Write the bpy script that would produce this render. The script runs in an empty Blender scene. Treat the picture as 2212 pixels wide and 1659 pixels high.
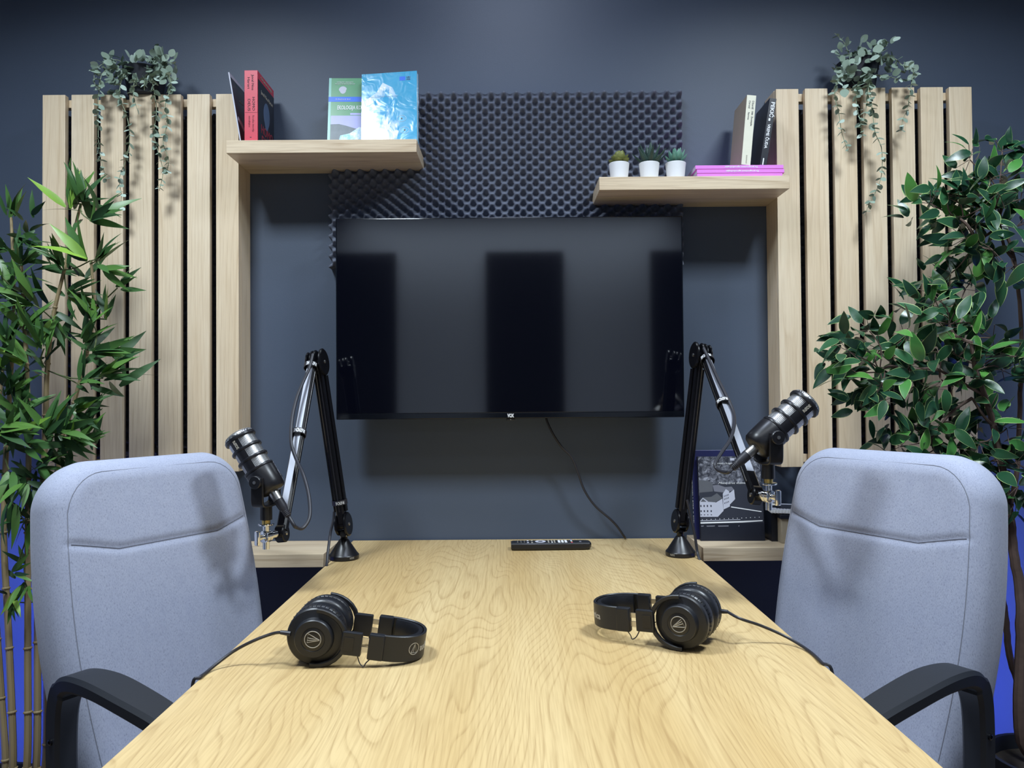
import bpy, bmesh, math, random
from mathutils import Vector as V, Matrix as M4

S = bpy.context.scene
COL = S.collection
rnd = random.Random(7)
R = math.radians

# ------------------------------------------------------------------ camera
F_PX, CX, CY = 1661.0, 1106.0, 829.5
CAM_Z = 1.154
PITCH = math.atan(28.5 / F_PX)
ROLL = R(0.43)
FW = V((0, math.cos(PITCH), math.sin(PITCH)))
R0, U0 = V((1, 0, 0)), V((0, -math.sin(PITCH), math.cos(PITCH)))
RT = R0 * math.cos(ROLL) - U0 * math.sin(ROLL)
UP = U0 * math.cos(ROLL) + R0 * math.sin(ROLL)
cd = bpy.data.cameras.new('camera')
cam = bpy.data.objects.new('camera', cd)
COL.objects.link(cam)
cd.sensor_width = 36.0
cd.lens = F_PX / 2212 * 36.0
cd.clip_start = 0.02
mw = M4.Identity(4)
for i, a in enumerate((RT, UP, -FW)):
    for k in range(3):
        mw[k][i] = a[k]
mw[2][3] = CAM_Z
cam.matrix_world = mw
S.camera = cam
S.view_settings.view_transform = 'Standard'
S.view_settings.look = 'None'
S.view_settings.exposure = 0.0
S.view_settings.gamma = 1.0
S.view_settings.use_curve_mapping = False
try:
    S.cycles.use_denoising = True
    S.cycles.denoiser = 'OPENIMAGEDENOISE'
except Exception:
    pass
S.cycles.max_bounces = 8
S.cycles.sample_clamp_indirect = 4.0

# ------------------------------------------------------------------ world and room lights
w = bpy.data.worlds.new('world')
S.world = w
w.use_nodes = True
w.node_tree.nodes['Background'].inputs[0].default_value = (0.5, 0.55, 0.65, 1)
w.node_tree.nodes['Background'].inputs[1].default_value = 0.006

def area(name, loc, power, sx, sy, color, target=None, spread=180):
    l = bpy.data.lights.new(name, 'AREA')
    l.shape = 'RECTANGLE'
    l.size, l.size_y = sx, sy
    l.energy = power
    l.color = color
    l.spread = R(spread)
    o = bpy.data.objects.new(name, l)
    COL.objects.link(o)
    o.location = loc
    if target is not None:
        o.rotation_euler = (V(target) - V(loc)).to_track_quat('-Z', 'Y').to_euler()
    return o

COOL = (0.80, 0.91, 1.0)
area('ceiling_panel_light', (-0.95, 1.02, 2.66), 32.0, 0.36, 0.36, COOL, spread=146)
area('ceiling_panel_light', (0.95, 1.02, 2.66), 32.0, 0.36, 0.36, COOL, spread=146)
area('ceiling_panel_light', (0.0, 1.45, 2.66), 9.0, 0.35, 0.2, (0.70, 0.80, 1.0))  # added to brighten the middle of the upper wall, no known fixture
area('ceiling_panel_light', (0.0, 0.30, 2.66), 5.0, 1.2, 0.3, (0.90, 0.95, 1.0), spread=110)
area('ceiling_panel_light', (0.0, -1.35, 2.66), 17.0, 2.4, 0.25, (0.80, 0.90, 1.0), spread=110)
BLUE = (0.09, 0.15, 1.0)
area('blue_led_light', (-1.30, 2.09, 0.45), 3.0, 0.05, 0.8, BLUE, (-1.70, 2.2, 0.45), spread=160)
area('blue_led_light', (1.30, 2.09, 0.45), 3.0, 0.05, 0.8, BLUE, (1.70, 2.2, 0.45), spread=160)
area('blue_led_light', (-1.80, 1.90, 0.20), 0.9, 0.06, 0.5, BLUE, (-1.30, 2.2, 0.60), spread=120)  # added weak pair, tints the shelf undersides blue; no second LED known
area('blue_led_light', (1.80, 1.90, 0.20), 0.9, 0.06, 0.5, BLUE, (1.30, 2.2, 0.60), spread=120)  # added twin of the weak blue fill, opposite side

# ------------------------------------------------------------------ pixel helpers (points on real planes of the room)
def ray(px, py):
    return FW * F_PX + RT * (px - CX) - UP * (py - CY)

def P(px, py, y):
    d = ray(px, py)
    t = y / d.y
    return V((d.x * t, y, CAM_Z + d.z * t))

def PZ(px, py, z):
    d = ray(px, py)
    t = (z - CAM_Z) / d.z
    return V((d.x * t, d.y * t, z))

# ------------------------------------------------------------------ materials
def lin(r, g, b):
    f = lambda c: (c / 255 / 12.92) if c / 255 <= 0.04045 else ((c / 255 + 0.055) / 1.055) ** 2.4
    return (f(r), f(g), f(b), 1)

class NT:
    def __init__(s, name):
        s.m = bpy.data.materials.new(name)
        s.m.use_nodes = True
        s.t = s.m.node_tree
        s.n = s.t.nodes
        s.b = s.n['Principled BSDF']
    def new(s, typ, **kw):
        n = s.n.new(typ)
        for k, v in kw.items():
            setattr(n, k, v)
        return n
    def link(s, a, b):
        s.t.links.new(a, b)
    def math(s, op, a, b=None):
        n = s.n.new('ShaderNodeMath')
        n.operation = op
        for i, x in enumerate((a, b)):
            if x is None:
                continue
            if isinstance(x, (int, float)):
                n.inputs[i].default_value = x
            else:
                s.link(x, n.inputs[i])
        return n.outputs[0]
    def mix(s, f, a, b):
        n = s.n.new('ShaderNodeMix')
        n.data_type = 'RGBA'
        for sock, x in ((n.inputs[0], f), (n.inputs[6], a), (n.inputs[7], b)):
            if isinstance(x, (int, float)):
                sock.default_value = x
            elif isinstance(x, tuple):
                sock.default_value = x
            else:
                s.link(x, sock)
        return n.outputs[2]
    def coords(s, scale, out='Object', rand=False, rot=(0, 0, 0)):
        tc = s.new('ShaderNodeTexCoord')
        src = tc.outputs[out]
        if rand:
            oi = s.new('ShaderNodeObjectInfo')
            k = s.math('MULTIPLY', oi.outputs['Random'], 37.0)
            va = s.new('ShaderNodeVectorMath', operation='ADD')
            s.link(src, va.inputs[0])
            s.link(k, va.inputs[1])
            src = va.outputs[0]
        mp = s.new('ShaderNodeMapping')
        mp.inputs['Scale'].default_value = scale
        mp.inputs['Rotation'].default_value = rot
        s.link(src, mp.inputs['Vector'])
        return mp.outputs[0]
    def noise(s, vec, scale, detail=3, rough=0.5, dist=0.0):
        n = s.new('ShaderNodeTexNoise')
        n.inputs['Scale'].default_value = scale
        n.inputs['Detail'].default_value = detail
        n.inputs['Roughness'].default_value = rough
        n.inputs['Distortion'].default_value = dist
        if vec is not None:
            s.link(vec, n.inputs['Vector'])
        return n.outputs['Fac']
    def ramp(s, f, stops):
        n = s.new('ShaderNodeValToRGB')
        e = n.color_ramp.elements
        while len(e) < len(stops):
            e.new(0.5)
        for i, (p, c) in enumerate(stops):
            e[i].position = p
            e[i].color = c if isinstance(c, tuple) else (c, c, c, 1)
        s.link(f, n.inputs[0])
        return n.outputs[0]
    def bump(s, h, strength=0.2, dist=0.002):
        n = s.new('ShaderNodeBump')
        n.inputs['Strength'].default_value = strength
        n.inputs['Distance'].default_value = dist
        s.link(h, n.inputs['Height'])
        s.link(n.outputs[0], s.b.inputs['Normal'])
    def col(s, c):
        if isinstance(c, tuple):
            s.b.inputs['Base Color'].default_value = c
        else:
            s.link(c, s.b.inputs['Base Color'])

def plain(name, c, rough=0.5, metal=0.0, spec=0.5, var=0.06, scale=40.0, bump=0.0, coat=0.0):
    t = NT(name)
    v = t.noise(t.coords((1, 1, 1)), scale, 3)
    k = 1 - var
    t.col(t.mix(v, (c[0] * k, c[1] * k, c[2] * k, 1), (min(1, c[0] * (1 + var)), min(1, c[1] * (1 + var)), min(1, c[2] * (1 + var)), 1)))
    t.b.inputs['Roughness'].default_value = rough
    t.b.inputs['Metallic'].default_value = metal
    t.b.inputs['Specular IOR Level'].default_value = spec
    t.b.inputs['Coat Weight'].default_value = coat
    if bump:
        t.bump(v, bump, 0.001)
    return t.m

def wood(name, axis, base, dark, light, cross=5.0, along=0.5, rings=12.0, strength=0.55, rough=0.42, knots=0.0, straight=0.0, detail=2.0):
    """oak: contour lines of a stretched noise give cathedral figure, fine noise gives pores"""
    t = NT(name)
    sc = [1.0, 1.0, 1.0]
    sc[axis] = along / cross
    crd = t.coords(tuple(sc), rand=True)
    n1 = t.noise(crd, cross, detail, 0.42, 0.25)
    sx = t.new('ShaderNodeSeparateXYZ')
    t.link(crd, sx.inputs[0])
    lnr = sx.outputs[0] if axis != 0 else t.math('ADD', sx.outputs[1], sx.outputs[2])
    fr = t.math('FRACT', t.math('ADD', t.math('MULTIPLY', n1, rings), t.math('MULTIPLY', lnr, straight)))
    ring = t.ramp(fr, [(0.0, 0.15), (0.18, 0.0), (0.72, 0.12), (0.93, 1.0), (1.0, 0.2)])
    sf = [1.0, 1.0, 1.0]
    sf[axis] = 0.03
    fib = t.noise(t.coords(tuple(sf), rand=True), 330.0, 2.0, 0.6)
    fibr = t.ramp(fib, [(0.42, 0.0), (0.62, 1.0)])
    sb = [1.0, 1.0, 1.0]
    sb[axis] = 0.08
    band = t.noise(t.coords(tuple(sb), rand=True), 9.0, 2.0, 0.5)
    c = t.mix(t.ramp(band, [(0.3, 0.0), (0.7, 1.0)]), base, light)
    c = t.mix(t.math('MULTIPLY', fibr, 0.22), c, dark)
    c = t.mix(t.math('MULTIPLY', t.math('MULTIPLY', ring, t.ramp(fib, [(0.3, 0.45), (0.6, 1.0)])), strength), c, dark)
    if knots:
        kn = t.noise(t.coords(tuple(sb), rand=True), 3.0, 1.0, 0.5)
        c = t.mix(t.math('MULTIPLY', t.ramp(kn, [(0.62, 0.0), (0.75, 1.0)]), knots), c, dark)
    t.col(c)
    t.b.inputs['Roughness'].default_value = rough
    t.b.inputs['Specular IOR Level'].default_value = 0.35
    t.bump(fib, 0.12, 0.0008)
    return t.m

SL = (lin(228, 204, 170), lin(194, 166, 130), lin(238, 220, 192))
MAT = {}
MAT['slat'] = wood('oak_slat', 2, *SL, cross=9.0, along=0.6, rings=13, strength=0.40, straight=60, detail=2.5)
MAT['shelf'] = wood('oak_shelf', 0, lin(214, 192, 160), lin(160, 132, 100), lin(224, 206, 178), cross=16.0, along=0.8, rings=6, strength=0.5)
MAT['table'] = wood('oak_table', 1, lin(196, 167, 116), lin(145, 112, 68), lin(209, 184, 136), cross=4.6, along=0.75, rings=46, strength=0.42, rough=0.4, knots=0.3, straight=60, detail=2.2)
t = NT('dark_wall_paint')
n = t.noise(t.coords((1, 1, 1)), 5, 4)
t.col(t.mix(n, lin(72, 83, 101), lin(77, 88, 107)))
t.b.inputs['Roughness'].default_value = 0.5
t.bump(t.noise(t.coords((1, 1, 1)), 260, 3), 0.12, 0.001)
MAT['wall'] = t.m
MAT['white_wall'] = plain('white_wall_paint', (0.70, 0.76, 0.86, 1), 0.7)
MAT['ceiling'] = plain('ceiling_paint', (0.30, 0.31, 0.33, 1), 0.8)
MAT['floor'] = wood('floor_laminate', 1, lin(120, 105, 92), lin(80, 68, 58), lin(132, 118, 104), rough=0.5)
MAT['dark_panel'] = plain('dark_panel', (0.006, 0.007, 0.010, 1), 0.8)
t = NT('foam')
n = t.noise(t.coords((1, 1, 1)), 700, 2)
t.col(t.mix(n, (0.12, 0.133, 0.172, 1), (0.20, 0.22, 0.28, 1)))
t.b.inputs['Roughness'].default_value = 0.95
t.b.inputs['Specular IOR Level'].default_value = 0.1
t.bump(n, 0.5, 0.002)
MAT['foam'] = t.m
MAT['foam_dark'] = plain('foam_dark', (0.11, 0.12, 0.15, 1), 0.95, spec=0.1, scale=500, var=0.3)
t = NT('chair_fabric')
a = t.noise(t.coords((1, 1, 0.4)), 600, 3, 0.6)
b_ = t.noise(t.coords((1, 1, 0.6)), 60, 3, 0.6)
f = t.ramp(a, [(0.30, 0.0), (0.44, 0.75), (0.62, 1.0)])
c = t.mix(f, lin(134, 139, 157), lin(166, 171, 190))
c = t.mix(t.ramp(b_, [(0.35, 0.0), (0.7, 0.35)]), c, lin(148, 154, 176))
t.col(c)
t.b.inputs['Roughness'].default_value = 0.9
t.b.inputs['Specular IOR Level'].default_value = 0.15
t.b.inputs['Sheen Weight'].default_value = 0.15
t.bump(a, 0.25, 0.001)
MAT['fabric'] = t.m
MAT['seam'] = plain('seam_thread', lin(104, 107, 120), 0.9)
MAT['black_plastic'] = plain('black_plastic', (0.012, 0.013, 0.017, 1), 0.42, bump=0.05, scale=600)
MAT['arm_plastic'] = plain('chair_arm_plastic', (0.010, 0.012, 0.017, 1), 0.5, bump=0.08, scale=500)
MAT['black_metal'] = plain('black_metal', (0.005, 0.005, 0.007, 1), 0.25, 0.0, 0.35)
MAT['satin_black'] = plain('satin_black', (0.010, 0.010, 0.013, 1), 0.33)
MAT['leatherette'] = plain('leatherette', (0.010, 0.011, 0.015, 1), 0.36, bump=0.15, scale=260)
MAT['rubber'] = plain('cable_rubber', (0.022, 0.022, 0.030, 1), 0.45)
MAT['chrome'] = plain('chrome', (0.86, 0.87, 0.89, 1), 0.10, 1.0, var=0.02)
MAT['steel'] = plain('brushed_steel', (0.62, 0.60, 0.57, 1), 0.32, 1.0)
MAT['brass'] = plain('brass', (0.62, 0.45, 0.16, 1), 0.3, 1.0)
MAT['white_print'] = plain('white_print', (0.82, 0.83, 0.85, 1), 0.5)
MAT['grey_print'] = plain('grey_print', lin(170, 165, 155), 0.5)
MAT['pot_white'] = plain('white_pot', (0.84, 0.86, 0.89, 1), 0.45, var=0.02)
MAT['pot_dark'] = plain('dark_pot', (0.012, 0.014, 0.022, 1), 0.6)
MAT['soil'] = plain('soil', (0.03, 0.022, 0.016, 1), 0.95, scale=90, var=0.5, bump=0.6)
MAT['paper'] = plain('paper', lin(222, 220, 214), 0.8)
# mic grille: woven wire mesh
t = NT('wire_mesh')
tc = t.new('ShaderNodeTexCoord')
w1 = t.new('ShaderNodeTexChecker')
w1.inputs['Scale'].default_value = 1.0
mp = t.new('ShaderNodeMapping')
mp.inputs['Rotation'].default_value = (0, 0, R(45))
mp.inputs['Scale'].default_value = (95, 95, 95)
t.link(tc.outputs['UV'], mp.inputs['Vector'])
t.link(mp.outputs[0], w1.inputs['Vector'])
t.col(t.mix(w1.outputs['Fac'], (0.10, 0.10, 0.11, 1), (0.80, 0.80, 0.81, 1)))
t.b.inputs['Metallic'].default_value = 0.9
t.b.inputs['Roughness'].default_value = 0.36
t.bump(w1.outputs['Fac'], 0.6, 0.0008)
MAT['mesh'] = t.m
# television glass
t = NT('screen_glass')
t.col((0.002, 0.0025, 0.006, 1))
t.b.inputs['Roughness'].default_value = 0.055
t.b.inputs['IOR'].default_value = 1.9
MAT['screen'] = t.m
MAT['bezel'] = plain('tv_bezel', (0.004, 0.005, 0.008, 1), 0.12)

def leafmat(name, c1, c2, rough=0.42, spec=0.4):
    t = NT(name)
    oi = t.new('ShaderNodeObjectInfo')
    n = t.noise(t.coords((1, 0.2, 1)), 120, 2)
    f = t.math('ADD', t.math('MULTIPLY', oi.outputs['Random'], 0.75), t.math('MULTIPLY', n, 0.25))
    t.col(t.mix(f, c1, c2))
    t.b.inputs['Roughness'].default_value = rough
    t.b.inputs['Specular IOR Level'].default_value = spec
    t.b.inputs['Subsurface Weight'].default_value = 0.0
    return t.m
MAT['bamboo_a'] = leafmat('bamboo_leaf_dark', lin(36, 66, 40), lin(66, 104, 52))
MAT['bamboo_b'] = leafmat('bamboo_leaf_mid', lin(58, 96, 48), lin(92, 132, 58))
MAT['bamboo_c'] = leafmat('bamboo_leaf_light', lin(92, 132, 50), lin(128, 164, 60))
MAT['ficus_a'] = leafmat('ficus_leaf_dark', lin(22, 56, 42), lin(44, 88, 52), 0.32, 0.5)
MAT['ficus_b'] = leafmat('ficus_leaf_mid', lin(52, 108, 52), lin(84, 142, 62), 0.34, 0.5)
MAT['ficus_rim'] = leafmat('ficus_leaf_rim', lin(120, 158, 84), lin(186, 200, 140), 0.4)
MAT['euca_a'] = leafmat('eucalyptus_leaf', lin(108, 126, 110), lin(156, 175, 158), 0.6, 0.3)
MAT['euca_b'] = leafmat('eucalyptus_leaf_pale', lin(158, 178, 164), lin(196, 214, 202), 0.6, 0.3)
MAT['euca_stem'] = plain('eucalyptus_stem', lin(140, 152, 124), 0.7)
t = NT('bamboo_cane')
n = t.noise(t.coords((1, 1, 0.1)), 60, 3)
t.col(t.mix(n, lin(134, 116, 84), lin(164, 146, 108)))
t.b.inputs['Roughness'].default_value = 0.55
MAT['cane'] = t.m
MAT['twig'] = plain('bamboo_twig', lin(84, 96, 56), 0.7)
MAT['bark'] = plain('ficus_bark', lin(92, 74, 66), 0.85, scale=60, var=0.35, bump=0.5)

# ------------------------------------------------------------------ mesh builder
PM = {}

def spline(pts, k=6):
    pts = [V(p) for p in pts]
    out = []
    n = len(pts)
    for i in range(n - 1):
        p0, p1, p2, p3 = pts[max(i - 1, 0)], pts[i], pts[i + 1], pts[min(i + 2, n - 1)]
        for j in range(k):
            u = j / k
            out.append(0.5 * ((2 * p1) + (p2 - p0) * u + (2 * p0 - 5 * p1 + 4 * p2 - p3) * u * u + (3 * p1 - p0 - 3 * p2 + p3) * u ** 3))
    out.append(pts[-1])
    return out

class MB:
    def __init__(s):
        s.v, s.f, s.mi, s.flat = [], [], [], set()
    def add(s, vs, fs, mat=0, M=None):
        o = len(s.v)
        for p in vs:
            p = V(p)
            s.v.append(M @ p if M is not None else p)
        for f in fs:
            s.f.append([o + i for i in f])
            s.mi.append(mat)
        return s
    def box(s, c, d, bev=0.0, M=None, mat=0, seg=2):
        bm = bmesh.new()
        bmesh.ops.create_cube(bm, size=1.0)
        for v in bm.verts:
            v.co = V((v.co.x * d[0] + c[0], v.co.y * d[1] + c[1], v.co.z * d[2] + c[2]))
        if bev:
            bmesh.ops.bevel(bm, geom=list(bm.edges), offset=bev, segments=seg, affect='EDGES', profile=0.5)
        bm.verts.index_update()
        bm.normal_update()
        for q, f in enumerate(bm.faces):
            if max(abs(f.normal.x), abs(f.normal.y), abs(f.normal.z)) > 0.999:
                s.flat.add(len(s.f) + q)
        s.add([v.co.copy() for v in bm.verts], [[v.index for v in f.verts] for f in bm.faces], mat, M)
        bm.free()
        return s
    def b2(s, a, b, bev=0.0, **k):
        c = [(a[i] + b[i]) / 2 for i in range(3)]
        d = [abs(b[i] - a[i]) for i in range(3)]
        return s.box(c, d, bev, **k)
    def tube(s, pts, r, n=8, caps=True, mat=0, M=None, sq=None):
        pts = [V(p) for p in pts]
        m = len(pts)
        rr = [r] * m if isinstance(r, (int, float)) else list(r)
        T = []
        for i in range(m):
            d = pts[min(i + 1, m - 1)] - pts[max(i - 1, 0)]
            T.append(d.normalized() if d.length > 1e-9 else V((0, 0, 1)))
        nrm = T[0].orthogonal().normalized()
        vs, fs = [], []
        for i in range(m):
            if i:
                nrm = (nrm - T[i] * nrm.dot(T[i]))
                nrm = nrm.normalized() if nrm.length > 1e-6 else T[i].orthogonal().normalized()
            bn = T[i].cross(nrm)
            for k in range(n):
                a = 2 * math.pi * k / n
                vs.append(pts[i] + (nrm * math.cos(a) + bn * math.sin(a)) * rr[i])
        for i in range(m - 1):
            for k in range(n):
                k2 = (k + 1) % n
                fs.append([i * n + k, i * n + k2, (i + 1) * n + k2, (i + 1) * n + k])
        if caps:
            fs.append(list(range(n))[::-1])
            fs.append([(m - 1) * n + k for k in range(n)])
        return s.add(vs, fs, mat, M)
    def lathe(s, prof, n=24, M=None, mat=0, uvs=None):
        vs, fs = [], []
        m = len(prof)
        for (r, z) in prof:
            for k in range(n):
                a = 2 * math.pi * k / n
                vs.append(V((r * math.cos(a), r * math.sin(a), z)))
        for i in range(m - 1):
            for k in range(n):
                k2 = (k + 1) % n
                fs.append([i * n + k, i * n + k2, (i + 1) * n + k2, (i + 1) * n + k])
        if prof[0][0] > 1e-6:
            fs.append(list(range(n))[::-1])
        if prof[-1][0] > 1e-6:
            fs.append([(m - 1) * n + k for k in range(n)])
        return s.add(vs, fs, mat, M)
    def prism(s, poly, z0, z1, M=None, mat=0):
        n = len(poly)
        vs = [V((p[0], p[1], z0)) for p in poly] + [V((p[0], p[1], z1)) for p in poly]
        fs = [list(range(n))[::-1], list(range(n, 2 * n))]
        for i in range(n):
            j = (i + 1) % n
            fs.append([i, j, n + j, n + i])
        return s.add(vs, fs, mat, M)
    def sweep(s, pts, sect, side, M=None, mat=0):
        """sect: list of (a,b): a along side, b along normal; may be a function of u in 0..1"""
        pts = [V(p) for p in pts]
        side = V(side).normalized()
        m = len(pts)
        vs, fs = [], []
        for i in range(m):
            T = (pts[min(i + 1, m - 1)] - pts[max(i - 1, 0)]).normalized()
            N = side.cross(T).normalized()
            sc = sect(i / (m - 1)) if callable(sect) else sect
            for (a, b) in sc:
                vs.append(pts[i] + side * a + N * b)
        n = len(sc)
        for i in range(m - 1):
            for k in range(n):
                k2 = (k + 1) % n
                fs.append([i * n + k, i * n + k2, (i + 1) * n + k2, (i + 1) * n + k])
        fs.append(list(range(n))[::-1])
        fs.append([(m - 1) * n + k for k in range(n)])
        return s.add(vs, fs, mat, M)
    def mesh(s, name, mats, inv=None, angle=35):
        me = bpy.data.meshes.new(name)
        vs = [tuple(inv @ p) if inv is not None else tuple(p) for p in s.v]
        me.from_pydata(vs, [], s.f)
        for m in (mats if isinstance(mats, (list, tuple)) else [mats]):
            me.materials.append(MAT[m] if isinstance(m, str) else m)
        if any(s.mi):
            me.polygons.foreach_set('material_index', s.mi)
        bm = bmesh.new()
        bm.from_mesh(me)
        bmesh.ops.recalc_face_normals(bm, faces=bm.faces)
        bm.to_mesh(me)
        bm.free()
        me.polygons.foreach_set('use_smooth', [True] * len(me.polygons))
        me.set_sharp_from_angle(angle=R(angle))
        me.polygons.foreach_set('use_smooth', [i not in s.flat for i in range(len(me.polygons))])
        me.update()
        return me
    def build(s, name, mats, parent=None, label=None, local=False, angle=35, at=None):
        inv = None
        if parent is not None and not local:
            inv = PM[parent]
        elif at is not None:
            inv = M4.Translation(-V(at))
        me = s.mesh(name, mats, inv, angle)
        o = bpy.data.objects.new(name, me)
        COL.objects.link(o)
        if parent is not None:
            o.parent = parent
            PM[o] = PM[parent]
        elif at is not None:
            o.location = at
            PM[o] = inv
        else:
            PM[o] = M4.Identity(4)
        if label:
            o['label'] = label
        return o

def thing(name, label, cat, loc=(0, 0, 0), rot=(0, 0, 0), group=None, scale=1.0):
    o = bpy.data.objects.new(name, None)
    COL.objects.link(o)
    o.empty_display_size = 0.05
    o.location = loc
    o.rotation_euler = rot
    o.scale = (scale,) * 3
    o['label'] = label
    o['category'] = cat
    if group:
        o['group'] = group
    from mathutils import Euler
    PM[o] = (M4.Translation(V(loc)) @ Euler(rot).to_matrix().to_4x4() @ M4.Scale(scale, 4)).inverted()
    return o

def tag(o, label, cat, group=None):
    o['label'] = label
    o['category'] = cat
    if group:
        o['group'] = group
    return o

def struct(o):
    o['kind'] = 'structure'
    return o

def frame(o, x, y):
    """matrix with origin o, x axis, y axis (orthonormalised), z = x cross y"""
    x = V(x).normalized()
    y = V(y)
    y = (y - x * y.dot(x)).normalized()
    z = x.cross(y)
    m = M4.Identity(4)
    for i, a in enumerate((x, y, z)):
        for k in range(3):
            m[k][i] = a[k]
    for k in range(3):
        m[k][3] = o[k]
    return m

def axis_frame(o, z, xhint=(1, 0, 0)):
    z = V(z).normalized()
    x = V(xhint)
    x = (x - z * x.dot(z)).normalized()
    return frame(o, x, z.cross(x))

def lettering(body, size, mat, parent, Mx, name='lettering', fit=None, bend=None, bold=0.0, align='CENTER', depth=0.0003, local=False, shear=0.0):
    """flat print: Mx maps text x/y/z; fit = wanted width; bend = cylinder radius (text wraps round local y)"""
    cu = bpy.data.curves.new('text', 'FONT')
    cu.body = body
    cu.size = size
    cu.align_x = align
    cu.align_y = 'CENTER'
    cu.resolution_u = 2
    cu.offset = bold
    cu.shear = shear
    cu.extrude = depth
    tmp = bpy.data.objects.new('text', cu)
    COL.objects.link(tmp)
    dg = bpy.context.evaluated_depsgraph_get()
    dg.update()
    me = bpy.data.meshes.new_from_object(tmp.evaluated_get(dg))
    bpy.data.objects.remove(tmp)
    xs = [v.co.x for v in me.vertices] or [0]
    wd = max(xs) - min(xs) or 1
    k = (fit / wd) if fit else 1.0
    inv = M4.Identity(4) if (local or parent is None) else PM[parent]
    for v in me.vertices:
        c = V((v.co.x * k, v.co.y, v.co.z))
        if bend:
            a = c.x / bend
            c = V((math.sin(a) * (bend + c.z), c.y, math.cos(a) * (bend + c.z) - bend))
        v.co = inv @ (Mx @ c)
    me.name = name
    me.materials.clear()
    me.materials.append(MAT[mat] if isinstance(mat, str) else mat)
    o = bpy.data.objects.new(name, me)
    COL.objects.link(o)
    if parent is not None:
        o.parent = parent
        PM[o] = PM[parent]
    return o

# ================================================================== the room
WALL_Y = 2.2
RX = 1.95
REAR = -1.6
H = 2.72
struct(MB().b2((-RX, WALL_Y, 0), (RX, WALL_Y + 0.1, H)).build('wall_back', 'wall'))
struct(MB().b2((-RX - 0.1, REAR, 0), (-RX, WALL_Y + 0.1, H)).build('wall_left', 'wall'))
struct(MB().b2((RX, REAR, 0), (RX + 0.1, WALL_Y + 0.1, H)).build('wall_right', 'wall'))
struct(MB().b2((-RX - 0.1, REAR - 0.1, 0), (RX + 0.1, REAR, H)).build('wall_front', 'white_wall'))
struct(MB().b2((-RX - 0.1, REAR - 0.1, -0.1), (RX + 0.1, WALL_Y + 0.1, 0)).build('floor', 'floor'))
struct(MB().b2((-RX - 0.1, REAR - 0.1, H), (RX + 0.1, WALL_Y + 0.1, H + 0.1)).build('ceiling', 'ceiling'))
for i, (a, b) in enumerate(((-1.62, -0.86), (-0.19, 0.39), (1.04, 1.70))):
    struct(MB().b2((a, REAR, 0.4), (b, REAR + 0.04, 2.24), 0.004).build('window_%d' % (i + 1), 'dark_panel'))

# ------------------------------------------------------------------ table
TZ = 0.75
xl = PZ(710, 1215, TZ).x
xr = PZ(1510, 1205, TZ).x
xl2, xr2 = PZ(218, 1659, TZ).x, PZ(2040, 1659, TZ).x
TXL, TXR = (xl + xl2) / 2, (xr + xr2) / 2
TY0, TY1 = 0.36, WALL_Y - 0.006
tb = thing('meeting_table', 'long oak veneer table reaching from the viewer to the wall below the screen', 'table', ((TXL + TXR) / 2, 1.28, 0))
MB().b2((TXL, TY0, TZ - 0.032), (TXR, TY1, TZ), 0.0015).build('tabletop', 'table', tb)
for sx in (TXL + 0.09, TXR - 0.09):
    for sy in (TY0 + 0.1, TY1 - 0.12):
        MB().b2((sx - 0.025, sy - 0.025, 0.0), (sx + 0.025, sy + 0.025, TZ - 0.034), 0.003).build('leg', 'black_metal', tb)
MB().b2((TXL + 0.12, TY1 - 0.135, TZ - 0.09), (TXR - 0.12, TY1 - 0.105, TZ - 0.034), 0.002).build('apron', 'black_metal', tb)

# ------------------------------------------------------------------ acoustic foam
def foam_sheet(name, x0, x1, z0, z1, yback, base, amp, ax, az, step, mat, label, phase=(0, 0)):
    nx = max(2, int((x1 - x0) / step))
    nz = max(2, int((z1 - z0) / step))
    vs, fs = [], []
    for j in range(nz + 1):
        z = z0 + (z1 - z0) * j / nz
        for i in range(nx + 1):
            x = x0 + (x1 - x0) * i / nx
            u, v = (x - x0) / ax + phase[0], (z - z0) / az + phase[1]
            h = 0.5 + 0.5 * math.cos(2 * math.pi * u) * math.cos(2 * math.pi * v)
            h = h ** 1.35
            y = yback - base - amp * h
            # bumps swell past the cut edge a little
            ex = math.exp(-min(x - x0, x1 - x) / 0.008) * 0.006 * (h - 0.35) * (-1 if x - x0 < x1 - x else 1)
            ez = math.exp(-min(z - z0, z1 - z) / 0.008) * 0.006 * (h - 0.35) * (-1 if z - z0 < z1 - z else 1)
            vs.append((x + ex, y, z + ez))
    W = nx + 1
    for j in range(nz):
        for i in range(nx):
            a = j * W + i
            fs.append([a, a + 1, a + W + 1, a + W])
    # rim back to the wall
    rim = [i for i in range(W)] + [j * W + nx for j in range(1, nz + 1)] + [nz * W + i for i in range(nx - 1, -1, -1)] + [j * W for j in range(nz - 1, 0, -1)]
    o = len(vs)
    for k in rim:
        vs.append((vs[k][0], yback, vs[k][2]))
    m = len(rim)
    for k in range(m):
        k2 = (k + 1) % m
        fs.append([rim[k], o + k, o + k2, rim[k2]])
    b = MB()
    b.v = [V(p) for p in vs]
    b.f = fs
    b.mi = [0] * len(fs)
    ob = b.build(name, mat, at=((x0 + x1) / 2, yback, z0), angle=80)
    return tag(ob, label, 'acoustic foam')

f0 = P(712, 575, 2.16)
f1 = P(1474, 194, 2.16)
foam_sheet('acoustic_foam', f0.x, f1.x, f0.z, f1.z, WALL_Y - 0.001, 0.016, 0.026, 0.03555, 0.0287, 0.0026, 'foam',
           'dark grey egg-crate foam sheet on the wall above the television', (0.1, 0.0))

# ------------------------------------------------------------------ slatted wood panels
SY0, SYT = 2.105, 0.018          # front plane and thickness of the slats

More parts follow.
